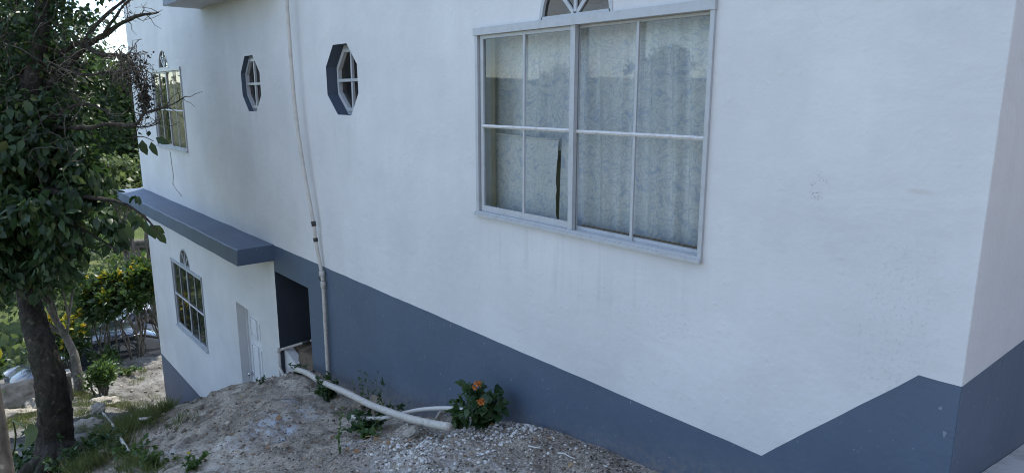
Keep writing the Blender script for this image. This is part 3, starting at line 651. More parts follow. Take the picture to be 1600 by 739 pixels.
def crown_leaves(blobs, count, L, ratio=.36, droop=.6, lumps=60, lump_r=.30, shell=.55, simple=True):
    """leaves gathered in clumps that fill the ellipsoids; gaps stay between the clumps"""
    bl = np.array([b[:4] for b in blobs], float); sq = np.array([b[4] if len(b) > 4 else 1. for b in blobs])
    vol = bl[:, 3] ** 2.2; pick = rng.choice(len(bl), lumps, p=vol / vol.sum())
    u = rdir(lumps) * (rng.random(lumps) ** (1 - shell))[:, None]; u[:, 2] *= sq[pick]
    cc = bl[pick, :3] + u * bl[pick, 3:4]; cr = lump_r * bl[pick, 3] * rng.uniform(.55, 1.35, lumps)
    wt = cr ** 2 * rng.uniform(.4, 1.6, lumps); k = rng.choice(lumps, count, p=wt / wt.sum())
    off = rng.normal(size=(count, 3)) * .5; off[:, 2] *= .75
    p = cc[k] + off * cr[k][:, None]
    d = unit(off + rng.normal(size=(count, 3)) * .6 + np.array([0, 0, -droop])); nrm = unit(rdir(count) * .8 + np.array([0, 0, .8]))
    Ls = L * rng.uniform(.55, 1.25, count); return leaf_geo(p, d, nrm, Ls, Ls * ratio * rng.uniform(.8, 1.2, count), simple=simple), cc
def limb_to(a, b, n=8, sag=.1, jit=.05):
    a, b = np.array(a, float), np.array(b, float); Lh = np.linalg.norm(b - a); ph = [R.uniform(0, 9) for _ in range(3)]
    return [a + (b - a) * t + np.array([jit * Lh * math.sin(5 * t + ph[0]), jit * Lh * math.sin(6 * t + ph[1]), jit * Lh * math.sin(5 * t + ph[2]) + sag * Lh * math.sin(math.pi * t)]) * min(1, t * 3) for t in np.linspace(0, 1, n)]

def tree(name, base, height, blobs, count, L, mat, label, bk='bark_grey', r0=.15, lumps=70, limbs=9, group=None, droop=.4, ratio=.36, lump_r=.30):
    t = empty(name, base); tag(t, label, 'tree', group)
    (V, F), cc = crown_leaves(blobs, count, L, ratio, droop, lumps, lump_r)
    np_mesh('crown', V, F, mat, t)
    top = np.array([np.mean([b[0] for b in blobs]), np.mean([b[1] for b in blobs]), np.mean([b[2] for b in blobs])])
    m = MB(); tp = limb_to(np.array(base) - np.array([0, 0, .3]), top, 10, 0, .03); m.tube(tp, list(np.linspace(r0, r0 * .3, 10)), 9); m.build('trunk', M[bk], t)
    m = MB()
    for c in cc[:limbs * 3]:
        s = tp[R.randint(4, 9)]; m.tube(limb_to(s, c, 6, .08), list(np.linspace(r0 * .28, r0 * .05, 6)), 5)
    m.build('branches', M[bk], t); return t

# ------------------------------------------------------------------ the dark broadleaf tree at the left
TB = on_f(92, 722, 6.9); TB[2] = gz(TB[0], TB[1]) - .05
big = empty('broadleaf_tree', TB); tag(big, 'large dark broadleaf tree with thick trunk tangled in dead vines', 'tree')
tpix = [(93, 745, .36), (92, 722, .235), (88, 690, .185), (86, 640, .160), (79, 590, .142), (66, 545, .122), (52, 500, .105), (40, 440, .10), (32, 350, .095), (34, 250, .09), (48, 150, .09), (62, 60, .07), (70, -60, .05), (60, -170, .03)]
tp = [on_f(a, b, 6.9 + .15 * math.sin(i)) for i, (a, b, r) in enumerate(tpix)]
tp[0] = TB + np.array([0, 0, -.25]); tp[1] = TB + np.array([.01, 0, .03])
def smooth_path(pts, rad, k=5):
    P_, R_ = [], []
    n = len(pts)
    for i in range(n - 1):
        p0, p1, p2, p3 = pts[max(i - 1, 0)], pts[i], pts[i + 1], pts[min(i + 2, n - 1)]
        for j in range(k):
            t = j / k; P_.append(.5 * ((2 * p1) + (-p0 + p2) * t + (2 * p0 - 5 * p1 + 4 * p2 - p3) * t * t + (-p0 + 3 * p1 - 3 * p2 + p3) * t ** 3)); R_.append(rad[i] * (1 - t) + rad[i + 1] * t)
    P_.append(pts[-1]); R_.append(rad[-1]); return P_, R_
def gnarled(pts, rad, n=26, amp=.10, k=7, freq=7):
    P_, R_ = smooth_path(pts, rad, k); m = MB(); m.tube(P_, R_, n)
    c = np.repeat(np.array(P_), n, 0); v = np.array(m.v[:len(c)])
    for i in range(len(v)):
        a = noise.fractal(Vector(v[i] * freq), .9, 2.1, 4); b = noise.noise(Vector((v[i][0] * 2.2, v[i][1] * 2.2, v[i][2] * .8)))
        v[i] = c[i] + (v[i] - c[i]) * (1 + amp * a + amp * 1.6 * b)
    m.v[:len(c)] = [tuple(q) for q in v]; return m
gnarled(tp, [r for *_, r in tpix], 44, .13, 12, 11).build('trunk', M['bark'], big)
# root flare
m = MB()
for k in range(7):
    q = k * .9 + .3; e = TB + np.array([math.cos(q) * R.uniform(.4, .6), math.sin(q) * R.uniform(.4, .6), 0]); e[2] = gz(e[0], e[1]) - .03
    m.tube(limb_to(TB + np.array([0, 0, .22]), e, 7, .02, .03), [.13, .11, .09, .075, .06, .045, .02], 8)
m.build('roots', M['bark'], big)
# limbs seen against the house and the sky
def pathpx(l): return [on_f(a, b, f) for a, b, f in l]
limbs = [([(50,160,6.9),(90,120,6.8),(130,78,6.7),(165,52,6.6),(205,30,6.5),(246,20,6.45)], [.045,.04,.033,.026,.018,.006]),
 ([(125,82,6.7),(150,40,6.75),(185,8,6.8),(225,-25,6.8)], [.03,.022,.016,.01]),
 ([(160,55,6.6),(180,30,6.5),(200,5,6.5),(215,-15,6.5)], [.018,.014,.01,.006]),
 ([(60,120,6.9),(115,70,6.8),(150,82,6.6),(185,88,6.4),(205,95,6.3),(214,120,6.25),(222,150,6.25),(228,172,6.25)], [.03,.028,.024,.02,.016,.014,.012,.006]),
 ([(40,190,6.8),(100,200,6.6),(160,196,6.4),(212,195,6.2),(226,178,6.15),(255,170,6.1),(290,152,6.05)], [.03,.022,.018,.014,.012,.009,.004]),
 ([(205,196,6.2),(225,199,6.2),(252,190,6.15)], [.009,.007,.003]),
 ([(40,120,6.9),(100,110,6.7),(130,118,6.6),(165,115,6.5),(205,112,6.4)], [.02,.017,.012,.01,.006]),
 ([(35,230,6.8),(90,180,6.6),(140,165,6.5),(175,182,6.4)], [.03,.02,.012,.005]),
 ([(33,300,6.9),(80,300,6.6),(140,310,6.4),(190,318,6.3),(232,345,6.2),(252,372,6.15)], [.05,.035,.024,.015,.008,.003]),
 ([(33,330,6.9),(90,340,6.5),(150,370,6.4),(185,395,6.3)], [.04,.028,.016,.006]),
 ([(30,260,6.9),(-40,200,7),(-120,150,7.1),(-220,110,7.2)], [.09,.07,.05,.03]),
 ([(30,360,6.9),(-30,330,6.9),(-110,330,6.9),(-200,350,6.8)], [.08,.06,.04,.02]),
 ([(48,150,6.9),(10,60,7.1),(-40,-20,7.3),(-110,-110,7.5)], [.07,.05,.035,.02]),
 ([(34,250,6.9),(60,180,7.3),(110,120,7.8),(150,90,8.2)], [.07,.05,.03,.01]),
 ([(200,215,6.25),(222,214,6.2),(240,222,6.2)], [.005,.004,.003])]
m = MB()
for pl, rd in limbs:
    P_, R_ = smooth_path(pathpx(pl), rd, 6)
    P_ = [p + np.array([noise.noise(Vector(p * 6)), noise.noise(Vector(p * 6 + 9)), noise.noise(Vector(p * 6 + 20))]) * .02 for p in P_]
    m.tube(P_, [max(.002, r * (1 + .35 * noise.noise(Vector(p * 14)))) for p, r in zip(P_, R_)], 7)
m.build('branches', M['bark'], big)
# short dead twigs and stubs along the bare limbs
m = MB()
for pl, rd in limbs[:8]:
    P_, R_ = smooth_path(pathpx(pl), rd, 6)
    for k in range(len(P_)):
        for _ in range(2):
            if R.random() < .75:
                p = P_[k]; Lt = R.uniform(.04, .22); d = np.array([R.gauss(0, 1), R.gauss(0, 1), R.gauss(.3, 1)]); d /= np.linalg.norm(d)
                m.tube(limb_to(p, p + d * Lt, 4, R.uniform(-.2, .2), .08), [R_[k] * .35 + .002, .003, .0025, .0015], 4)
tag(m.build('twigs', M['vine'], big), kind='stuff')
UB = [(20,60,6.9,.50),(85,45,6.8,.40),(30,170,6.9,.55),(100,150,6.8,.45),(-45,110,7,.5),(-30,-30,7.1,.55),(60,-60,7,.6),(60,110,7.4,.5),(20,100,7.9,.7),(100,130,8.0,.5),(60,200,8.0,.7),(130,200,7.9,.42),(40,10,8,.65)]
LB = [(60,270,6.7,.48),(120,255,6.6,.33),(100,345,6.5,.36),(40,370,6.7,.42),(150,320,6.4,.22),(185,318,6.3,.15),(165,375,6.4,.17),(20,300,6.9,.5),(-45,320,6.9,.5),(-40,220,7,.5),(225,350,6.2,.09),(95,400,6.5,.22),(130,300,6.45,.22),(205,300,6.3,.10),(40,215,6.9,.5),(45,425,6.6,.24),(100,425,6.5,.16),(5,430,6.6,.3)]
tob = lambda l: [(*on_f(a, b, f), r) for a, b, f, r in l]
(V1, F1), _ = crown_leaves(tob(UB), 17000, .075, .28, .5, 300, .32, .7, False)
(V2, F2), cc = crown_leaves(tob(LB), 15000, .115, .25, 1.2, 320, .34, .6, False)
# single leaves that hang against the wall
sp = np.array([on_f(*q) for q in ((222,219,6.2),(236,222,6.2),(243,216,6.2),(232,214,6.2),(236,350,6.2),(248,362,6.2),(228,345,6.2),(240,352,6.2),(205,330,6.2),(214,336,6.2),(200,350,6.25),(192,356,6.3))])
sd = np.array([(0, .1, -1), (.15, .2, -1), (.3, .4, -.25), (-.2, .1, .3), (.1, .1, -1), (.2, .3, -1), (-.1, 0, -1), (.2, .5, -.6), (0, 0, -1), (.1, .2, -1), (0, .1, -1), (-.1, 0, -1)], float)
V3, F3 = leaf_geo(sp, sd, np.array([(.7, -.7, .2)] * len(sp)) + rng.normal(size=(len(sp), 3)) * .25, np.array([.15,.14,.13,.07,.15,.13,.15,.12,.15,.14,.16,.15]), np.array([.048,.036,.034,.02,.045,.042,.05,.036,.05,.045,.05,.05]))
np_mesh('crown', np.concatenate([V1, V2, V3]), np.concatenate([F1, F2 + len(V1), F3 + len(V1) + len(V2)]), M['leaf'], big)
# dead vines: wandering curves hung through the upper crown, and a dense clump at the branch end
m = MB()
def wander(p, n, step, sag, bias=(0, 0, 0)):
    out = [np.array(p, float)]; d = np.array([R.gauss(0, 1) for _ in range(3)]) + np.array(bias)
    for _ in range(n):
        d = d / np.linalg.norm(d) + np.array([R.gauss(0, .28), R.gauss(0, .28), R.gauss(-sag, .28)]); out.append(out[-1] + d / np.linalg.norm(d) * step)
    return out
for _ in range(230):
    a, b = R.uniform(-40, 205), R.uniform(-20, 250)
    if a > 110 and b < 70: b += 60
    wp = wander(on_f(a, b, R.uniform(6.25, 7.0)), R.randint(8, 18), R.uniform(.03, .06), .10)
    wp = [p for p in wp if p[1] < 1.02 + .12 * (p[2] > -.1)]       # the tangle stays within the crown, clear of the wall
    if len(wp) > 3: m.tube(wp, R.choice([.0018, .0022, .003, .0045]), 4)
for _ in range(150):
    a = 200 + R.gauss(0, 16); b = 100 + R.gauss(0, 14) + max(0, (a - 195)) * .7
    m.tube(wander(on_f(a, b, R.uniform(6.1, 6.4)), R.randint(6, 12), .022, .15), R.choice([.002, .003, .004]), 4)
for k in range(5):      # wide loops
    c = on_f(216 + R.uniform(-4, 8), 98 + R.uniform(-4, 12), 6.25); rr = R.uniform(.05, .10); tl = R.uniform(0, 6)
    m.tube([c + (RGT * math.cos(q) + UPV * math.sin(q)) * rr * (1 + .2 * math.sin(2 * q + tl)) + FWD * .04 * math.sin(q + tl) for q in np.linspace(tl, tl + 5.2, 18)], .002, 4)
tag(m.build('dead_vines', M['vine'], big), kind='stuff')
# curled dry leaves and seed heads of the hanging clump
n = 900; c0 = np.array([on_f(226 + R.gauss(0, 5.5), 155 + R.gauss(0, 13), 6.25 + R.gauss(0, .05)) for _ in range(n - 300)] + [on_f(208 + R.gauss(0, 14), 112 + R.gauss(0, 16), 6.25 + R.gauss(0, .06)) for _ in range(300)])
Ls = rng.uniform(.012, .035, n); V, F = leaf_geo(c0, rdir(n), rdir(n), Ls, Ls * .4, simple=True)
tag(np_mesh('dry_clump', V, F, M['bark'], big), kind='stuff')

# ------------------------------------------------------------------ trees and shrubs beyond
def P3(px, py, f): return on_f(px, py, f)
def blobs_px(l): return [(*on_f(a, b, f), r, *rest) for a, b, f, r, *rest in l]
def gbase(px, f, dz=0):
    p = on_f(px, 500, f); return np.array([p[0], p[1], gz(p[0], p[1])])
tree('slim_tree', gbase(112, 12.8), 4, blobs_px([(105,400,13,.8),(60,420,13.2,.9),(20,430,13.4,.9),(60,350,13.5,1.0)]), 5200, .13, M['leaf_shrub'], 'slender grey-trunked tree standing between the large tree and the croton hedge', 'bark_grey', .10, 60)
tree('bushy_tree', gbase(262, 21), 6, blobs_px([(205,185,21,1.7),(165,190,21.5,1.6),(225,250,20.5,1.3),(190,130,21.5,1.0),(235,120,21,.9),(150,250,21,1.5)]), 15000, .17, M['leaf_bg'], 'bushy mid-green tree rising just left of the far house corner', 'bark_grey', .16, 150, lump_r=.26)
tree('pale_bush', gbase(195, 18), 3, blobs_px([(190,285,18,.9,.7),(215,272,18.5,.7,.7),(165,280,18.2,.7,.7)]), 4200, .16, M['leaf_bg2'], 'light green bush lit by the sun above the slate ledge end', 'bark_grey', .08, 50, lump_r=.3)
for i, (px, py, f, r, n, mt, lb) in enumerate([
  (60,170,30,4.2,9000,'leaf_bg','dense tree on the slope behind the trunk of the large dark tree'),
  (-60,150,27,4.5,7000,'leaf_bg','dense tree at the far left edge behind the large dark tree'),
  (150,150,44,3.6,9000,'leaf_bg2','pale distant tree under the patch of sky, left of the house'),
  (215,150,52,3.6,9000,'leaf_bg','distant tree touching the house corner under the patch of sky'),
  (100,230,40,3.4,7000,'leaf_bg','distant tree halfway up the far slope')]):
    b = gbase(px, f); c = on_f(px, py, f)
    bl = [(c[0] + R.uniform(-.5, .5) * r, c[1] + R.uniform(-.6, .6) * r, c[2] + R.uniform(-.7, .25) * r, r * R.uniform(.45, .7)) for _ in range(6)] + [(*c, r * .6)]
    tree('hillside_tree', b, 8, bl, n, .30 if f > 35 else .24, M[mt], lb, 'bark_grey', .25, 140, group='trees on the far slope', lump_r=.26)

# trees on the slope behind the camera, which the large window mirrors
for i in range(9):
    x = -96 + i * 8.5 + R.uniform(-3, 3); y = -58 + R.uniform(-14, 12); z = float(base_z(np.array([x]), np.array([y]))[0]); r = R.uniform(3.0, 4.6); zc = R.uniform(-5, 4)
    tree('opposite_tree', (x, y, z), 8, [(x + R.uniform(-1, 1) * r * .9, y + R.uniform(-1, 1) * r * .6, zc + r * R.uniform(-.5, .6), r * R.uniform(.5, .75)) for _ in range(6)], 2600, .5, M['leaf_bg'], 'tree on the opposite hillside mirrored in the house windows', 'bark_grey', .3, 60, group='trees on the opposite hillside')

def shrub(name, base, h, w, count, L, mat, label, bare=.45, tips=None, group=None, ratio=.3, cat='shrub', stems=9):
    t = empty(name, base); tag(t, label, cat, group); base = np.array(base); m = MB(); ends = []
    for k in range(stems):
        q = R.uniform(0, 6.28); e = base + np.array([math.cos(q) * w * R.uniform(.2, .9), math.sin(q) * w * R.uniform(.2, .9), h * R.uniform(.6, 1.0)])
        b0 = base + np.array([math.cos(q) * .12, math.sin(q) * .12, -.08]); P_ = limb_to(b0, e, 8, .03, .05); m.tube(P_, list(np.linspace(.028, .006, 8)), 5); ends += P_[4:]
        for _ in range(2):
            s = P_[R.randint(2, 5)]; e2 = s + np.array([R.uniform(-.4, .4) * w, R.uniform(-.4, .4) * w, R.uniform(.1, .4) * h]); m.tube(limb_to(s, e2, 5, .03, .06), list(np.linspace(.013, .004, 5)), 4); ends.append(e2)
    m.build('stems', M['bark_grey'], t)
    ends = np.array([e for e in ends if e[2] > base[2] + bare * h]); k = rng.integers(0, len(ends), count)
    p = ends[k] + rng.normal(size=(count, 3)) * np.array([.13, .13, .10]) * w
    d = unit(p - ends[k] + rdir(count) * .05 + np.array([0, 0, .06])); Ls = L * rng.uniform(.6, 1.25, count)
    V, F = leaf_geo(p, d, rdir(count) + np.array([0, 0, 1.]), Ls, Ls * ratio); np_mesh('foliage', V, F, M[mat], t)
    if tips:
        hi = ends[ends[:, 2] > np.percentile(ends[:, 2], 55)]; V_, F_, o = [], [], 0
        for e in hi[rng.choice(len(hi), min(tips, len(hi)), replace=False)]:
            nn = 13; e = e + np.array([0, 0, .05]); d = unit(rdir(nn) + np.array([0, 0, .7])); Ls = L * 1.5 * rng.uniform(.7, 1.2, nn)
            V, F = leaf_geo(np.repeat(e[None], nn, 0), d, rdir(nn) + np.array([0, 0, 1.]), Ls, Ls * .22); V_.append(V); F_.append(F + o); o += len(V)
        np_mesh('yellow_leaves', np.concatenate(V_), np.concatenate(F_), M['leaf_yellow'], t)
    return t
def gxy(x, y): return (x, y, gz(x, y))
shrub('croton', gxy(-17.9, 2.35), 2.0, .75, 1300, .15, 'leaf_shrub', 'croton shrub with orange-yellow tips in front of the van windscreen', .62, 12, 'croton hedge by the van')
shrub('croton', gxy(-17.9, 3.05), 2.25, .75, 1700, .15, 'leaf_shrub', 'tall yellow-tipped croton in the middle of the hedge before the van', .68, 14, 'croton hedge by the van')
shrub('croton', gxy(-18.0, 3.8), 2.35, .75, 1700, .15, 'leaf_shrub', 'yellow-tipped croton of the hedge closest to the house corner', .68, 14, 'croton hedge by the van')
shrub('croton', gxy(-17.4, 1.5), 1.35, .6, 1100, .13, 'leaf_shrub', 'low croton with bright yellow leaves behind the slim grey trunk', .35, 22, 'croton hedge by the van')
shrub('croton', gxy(-13.2, .05), 1.5, .5, 900, .13, 'leaf_shrub', 'yellow-speckled croton at the left edge beside the big trunk', .3, 9, 'croton hedge by the van')
shrub('green_bush', gxy(-14.6, 1.75), .75, .35, 1100, .07, 'weed', 'small fresh green bush at the foot of the slim tree', .1, None, None, .3, 'bush', 7)
shrub('green_bush', gxy(-16.9, 2.3), .3, .4, 400, .09, 'leaf_shrub', 'low dark bush under the croton hedge', .05, None, None, .3, 'bush', 9)

# ------------------------------------------------------------------ grass and weeds
def tufts(spots, blades, Lr, name, mat, label):
    pos, d, Ls = [], [], []
    for (x, y, r) in spots:
        for _ in range(blades):
            a = R.uniform(0, 6.28); q = r * math.sqrt(R.random()); px, py = x + q * math.cos(a), y + q * math.sin(a)
            if -14 < px < -.6 and py > 2.77: continue
            pos.append((px, py, 0)); d.append((R.gauss(0, .5), R.gauss(0, .5), 1)); Ls.append(R.uniform(*Lr))
    pos = np.array(pos); pos[:, 2] = base_z(pos[:, 0], pos[:, 1]) + np.array([micro(a, b) for a, b in pos[:, :2]]) - .01
    d = unit(np.array(d)); Ls = np.array(Ls); V, F = leaf_geo(pos, d, rdir(len(pos)), Ls, Ls * .010 + .0012, .1, True, .25)
    return tag(np_mesh(name, V, F, M[mat], None, Z0), label, 'grass', kind='stuff')
def gpx(px, py): p = on_ground(px, py); return p[0], p[1]
sp = []
for (px, py, n, r) in ((130,625,16,.35),(165,690,26,.45),(200,668,26,.4),(235,652,16,.3),(258,640,8,.15),(150,720,18,.3),(120,735,14,.3),(190,640,14,.4),(20,668,14,.4),(40,650,12,.4),(200,588,8,.3),(230,735,8,.2),(140,650,16,.35)):
    for _ in range(n):
        a, b = gpx(px + R.gauss(0, 16), min(738, py + R.gauss(0, 9))); sp.append((a, b, R.uniform(.06, .16)))
tufts(sp, 70, (.04, .20), 'grass', 'grass', 'patchy olive grass on the slope below the house')
n = 42000; ux = rng.uniform(-66, -27.5, n); uy = rng.uniform(-10, 30, n)
k = np.array([noise.noise(Vector((a * .28, b * .28, 4))) for a, b in zip(ux, uy)]); ok = k > -.22; ux, uy, k = ux[ok], uy[ok], k[ok]
p = np.stack([ux, uy, base_z(ux, uy) + rng.random(len(ux)) * (.35 + 3.2 * np.maximum(k, 0))], 1); Ls = rng.uniform(.16, .42, len(ux))
V, F = leaf_geo(p, rdir(len(p)) + np.array([0, 0, .3]), rdir(len(p)), Ls, Ls * .38, simple=True)
tag(np_mesh('undergrowth', V, F, M['leaf_bg2'], None, Z0), 'tangled undergrowth covering the far slope across the drive', 'undergrowth', kind='stuff')
tufts([(R.uniform(-60, -28), R.uniform(-6, 26), .5) for _ in range(300)], 26, (.2, .6), 'hillside_grass', 'grass', 'long sunlit grass on the far slope')

def plant(name, base, label, n, h, spread, L, mat, ratio=.3, cat='plant', stemr=.003, lift=.5, droop=.2, bias=(0, 0, 0), simple=False, fl=None, group=None):
    """a small herb: thin stems with leaves along them, optional flower heads as parts"""
    t = empty(name, base); tag(t, label, cat, group); base = np.array(base, float); m = MB(); P0, D0 = [], []; tops = []
    for k in range(n):
        e = base + np.array([R.gauss(0, spread) + bias[0], R.gauss(0, spread) + bias[1], h * R.uniform(.55, 1.05)])
        e[1] = min(e[1], 2.77) if base[1] < 2.8 else e[1]
        P_ = limb_to(base + np.array([R.gauss(0, spread * .25), R.gauss(0, spread * .2), -.02]), e, 7, .04, .05); m.tube(P_, list(np.linspace(stemr, stemr * .4, 7)), 5); tops.append(e)
        P0 += P_[1:]
    m.build('stems', M['stem'], t); P0 = np.array(P0); cnt = int(len(P0) * 3.2); k = rng.integers(0, len(P0), cnt)
    d = unit(rdir(cnt) + np.array([0, -.25, lift]) - np.array([0, 0, droop])); Ls = L * rng.uniform(.5, 1.2, cnt)
    V, F = leaf_geo(P0[k], d, rdir(cnt) * .6 + np.array([0, 0, 1.]), Ls, Ls * ratio, simple=simple)
    if base[1] < 2.8: V[:, 1] = np.minimum(V[:, 1], 2.79)
    np_mesh('foliage', V, F, M[mat], t)
    if fl:
        for (c, r, cnt) in fl:
            d = unit(rdir(cnt) + np.array([.2, -.4, .4])); p = np.array(c) + rdir(cnt) * r * rng.random((cnt, 1)); Ls = r * rng.uniform(.35, .75, cnt)
            V, F = leaf_geo(p, d, rdir(cnt), Ls, Ls * .42, .4); np_mesh('flower', V, F, M['orange'], t)
    return t
pb = on_y(757, 650, 2.62); pb[2] = gz(pb[0], pb[1])
plant('flowering_plant', pb, 'dark leafy plant with two orange flower heads against the slate wall', 26, .25, .085, .07, 'weed_dark', .40, stemr=.004, lift=.35, fl=[(on_y(747, 600, 2.46), .026, 70), (on_y(752, 629, 2.42), .027, 80), (on_y(742, 606, 2.46), .02, 40)])
p2 = on_y(714, 645, 2.6); p2[2] = gz(p2[0], p2[1])
plant('weed', p2, 'bright green feathery weed beside the orange-flowered plant', 9, .24, .05, .05, 'weed', .3)
plant('weed', gxy(-5.35, 2.7), 'wispy yellow-green weed leaning on the slate wall above the pipe', 8, .40, .09, .026, 'weed', .25, stemr=.0018)
plant('weed', gxy(-5.05, 2.72), 'thin dark sprig growing up the slate wall', 3, .45, .03, .04, 'weed_dark', .2, stemr=.002)
plant('weed', gxy(-5.75, 2.55), 'dark weed clump tucked behind the upper end of the thick pipe', 14, .16, .10, .05, 'weed_dark', .35)
plant('weed', gxy(-4.5, 2.30), 'dark weed clump in the hollow below the thick pipe', 16, .12, .12, .05, 'weed_dark', .35)
plant('weed', gxy(-4.75, 2.45), 'shady weed clump between the two pipes', 12, .12, .10, .045, 'weed_dark', .35)
plant('weed', gxy(-4.25, 2.15), 'low weeds at the mouth of the hollow beside the pale stone', 9, .08, .08, .04, 'weed', .35)
plant('weed', gxy(*gpx(463, 572)[:2]) if False else gxy(-6.7, 2.66), 'small weed under the capped end of the thick pipe', 6, .10, .05, .04, 'weed_dark', .35)
sd = on_ground(532, 712)
plant('seedling', sd, 'single tall seedling standing in the bare soil', 2, .34, .006, .032, 'weed', .28, stemr=.003)
plant('weed', on_ground(243, 730), 'green weed with white specks at the foot of the mound', 10, .14, .09, .05, 'weed', .35)
plant('weed', on_ground(205, 722), 'weed clump beside the end of the thin white pipe', 8, .12, .08, .05, 'weed', .35)
plant('weed', on_ground(300, 735), 'small weed tuft at the lower edge of the mound', 7, .09, .05, .04, 'weed', .35)
plant('weed', on_ground(195, 588), 'low green weed on the sunlit dirt near the house corner', 10, .12, .22, .07, 'weed', .35)
plant('weed', on_ground(408, 602), 'tiny weed on the crest in front of the panelled door', 5, .07, .03, .025, 'weed_dark', .3)
for (px, py, lb) in ((150, 715, 'dark ground weeds right of the big trunk foot'), (60, 728, 'dark ground weeds left of the big trunk foot'), (110, 735, 'dark ground weeds in front of the big trunk foot'), (25, 735, 'dark ground weeds beside the grey post')):
    plant('weed', on_ground(px, py), lb, 20, .16, .16, .06, 'weed_dark', .35)
# large arrow-shaped leaf on its stalk
eb = on_ground(14, 728); et = on_f(42, 672, 6.3)
t = empty('elephant_ear', eb); tag(t, 'elephant ear plant with one broad drooping leaf left of the big trunk', 'plant')
m = MB(); m.tube(limb_to(eb, et, 9, .12, .02), list(np.linspace(.012, .006, 9)), 7); m.build('stalk', M['stem'], t)
m = MB(); ax = -UPV * .95 + RGT * .15 - FWD * .1; ax /= np.linalg.norm(ax); sx = RGT * .95 - FWD * .3; sx /= np.linalg.norm(sx); nm = np.cross(sx, ax)
prof = [(-.30, .55), (-.16, .82), (.02, 1.0), (.2, .98), (.42, .8), (.64, .52), (.84, .24), (1.0, .02)]; vs = []; Ll, Wl = .19, .085
for u, w_ in prof:
    for s in (-1, -.5, 0, .5, 1):
        cu = u * Ll + (0 if abs(s) > .4 else (-u * Ll if u < 0 else 0)); vs.append(et + ax * cu + sx * s * w_ * Wl + nm * (.045 * abs(s) * w_ - .05 * u * u + .008 * math.sin(9 * u + 3 * s)))
fs = [(i * 5 + j, i * 5 + j + 1, (i + 1) * 5 + j + 1, (i + 1) * 5 + j) for i in range(len(prof) - 1) for j in range(4)]
m.add(vs, fs, 0, True); m.build('leaf', M['leaf_bg2'], t)

M['clod'] = pebmat('soil_clods', [(0, (.10, .085, .068)), (.5, (.25, .212, .17)), (1, (.44, .385, .315))])
M['apron'] = paint('rough_concrete_apron', (.46, .45, .43), .9, .7, (.20, .19, .175), 7, .2)
# ------------------------------------------------------------------ pipes
def pipe(name, pts, r, mat, label, joints=(), group=None, k=5, n=12, cat='pipe'):
    P_, R_ = smooth_path([np.array(p, float) for p in pts], [r] * len(pts), k)
    m = MB(); m.tube(P_, R_, n); o = m.build(name, mat, None, P_[0]); tag(o, label, cat, group)
    for (i, L, rr, mt) in joints:
        a = np.array(pts[i], float); d = (np.array(pts[min(i + 1, len(pts) - 1)]) - np.array(pts[max(i - 1, 0)])); d /= np.linalg.norm(d)
        mj = MB(); mj.tube([a - d * L / 2, a - d * L * .46, a + d * L * .46, a + d * L / 2], [rr * .9, rr, rr, rr * .9], n); mj.build('coupling', mt, o)
    return o
yp = D - .035
up = [on_y(447, -60, yp - .06), on_y(448, 0, yp - .06), on_y(452, 60, yp - .06), on_y(460, 160, yp - .06), on_y(472, 250, yp - .05), on_y(490, 350, yp - .03), on_y(493, 375, yp - .02), on_y(503, 428, yp)]
pipe('supply_pipe', up, .018, M['pvc_clean'], 'thin bowed white pipe running down the upper white wall', [(5, .05, .0225, M['black']), (6, .04, .0225, M['black'])], n=12)
dn = [on_y(503, 428, yp), on_y(505, 445, yp), on_y(509, 520, yp), on_y(512, 575, yp), on_y(512, 600, yp)]
dn[-1][2] = min(dn[-1][2], gz(dn[-1][0], yp) - .05)
pipe('down_pipe', dn, .019, M['pvc'], 'weathered pipe on the slate band below the black union', [(0, .05, .028, M['pvc_clean']), (1, .06, .026, M['pvc'])], n=12)
m = MB(); c = on_y(504, 436, yp); m.tube([c + np.array([-.03, -.01, .03]), c + np.array([-.045, -.02, 0]), c + np.array([-.03, -.01, -.02]), c + np.array([.03, -.01, -.015])], .004, 6)
tag(m.build('pipe_wire', M['black'], None, c), 'twisted dark wire round the pipe union at the band edge', 'wire')

# thick pipe lying over the hollow
def above(px, py, y=None, z=None): return on_y(px, py, y)
tk = [on_y(462, 577, 2.62), on_y(480, 583, 2.60), on_y(500, 596, 2.57), on_y(540, 613, 2.50), on_y(580, 633, 2.44), on_y(630, 651, 2.40), on_y(668, 661, 2.36), on_y(702, 667, 2.32)]
def pipe2(pts, i0, i1, r, nm, mt, lb): return pipe(nm, pts[i0:i1], r, mt, lb, n=16)
o1 = pipe('waste_pipe', tk[:3], .028, M['pvc'], 'short capped upper length of thick pipe at the mound crest', [(0, .03, .032, M['pvc'])], n=16)
o2 = pipe('waste_pipe', [tk[2] * .996 + tk[3] * .004] + tk[3:], .028, M['pvc'], 'long thick weathered pipe sloping over the hollow to the pebbles', [(4, .03, .031, M['pvc'])], n=16)
m = MB(); dd = tk[3] - tk[2]; dd /= np.linalg.norm(dd); m.tube([tk[2] - dd * .012, tk[2] + dd * .012], .033, 16); m.build('gasket', M['black'], o2)
th = [on_y(546, 651, 2.25), on_y(570, 654, 2.3), on_y(600, 653, 2.4), on_y(630, 646, 2.5), on_y(660, 640, 2.56), on_y(700, 638, 2.6), on_y(730, 642, 2.62), on_y(762, 650, 2.64)]
pipe('garden_pipe', th, .017, M['pvc_clean'], 'thinner white pipe curving behind the thick one to the flowering plant', n=10)
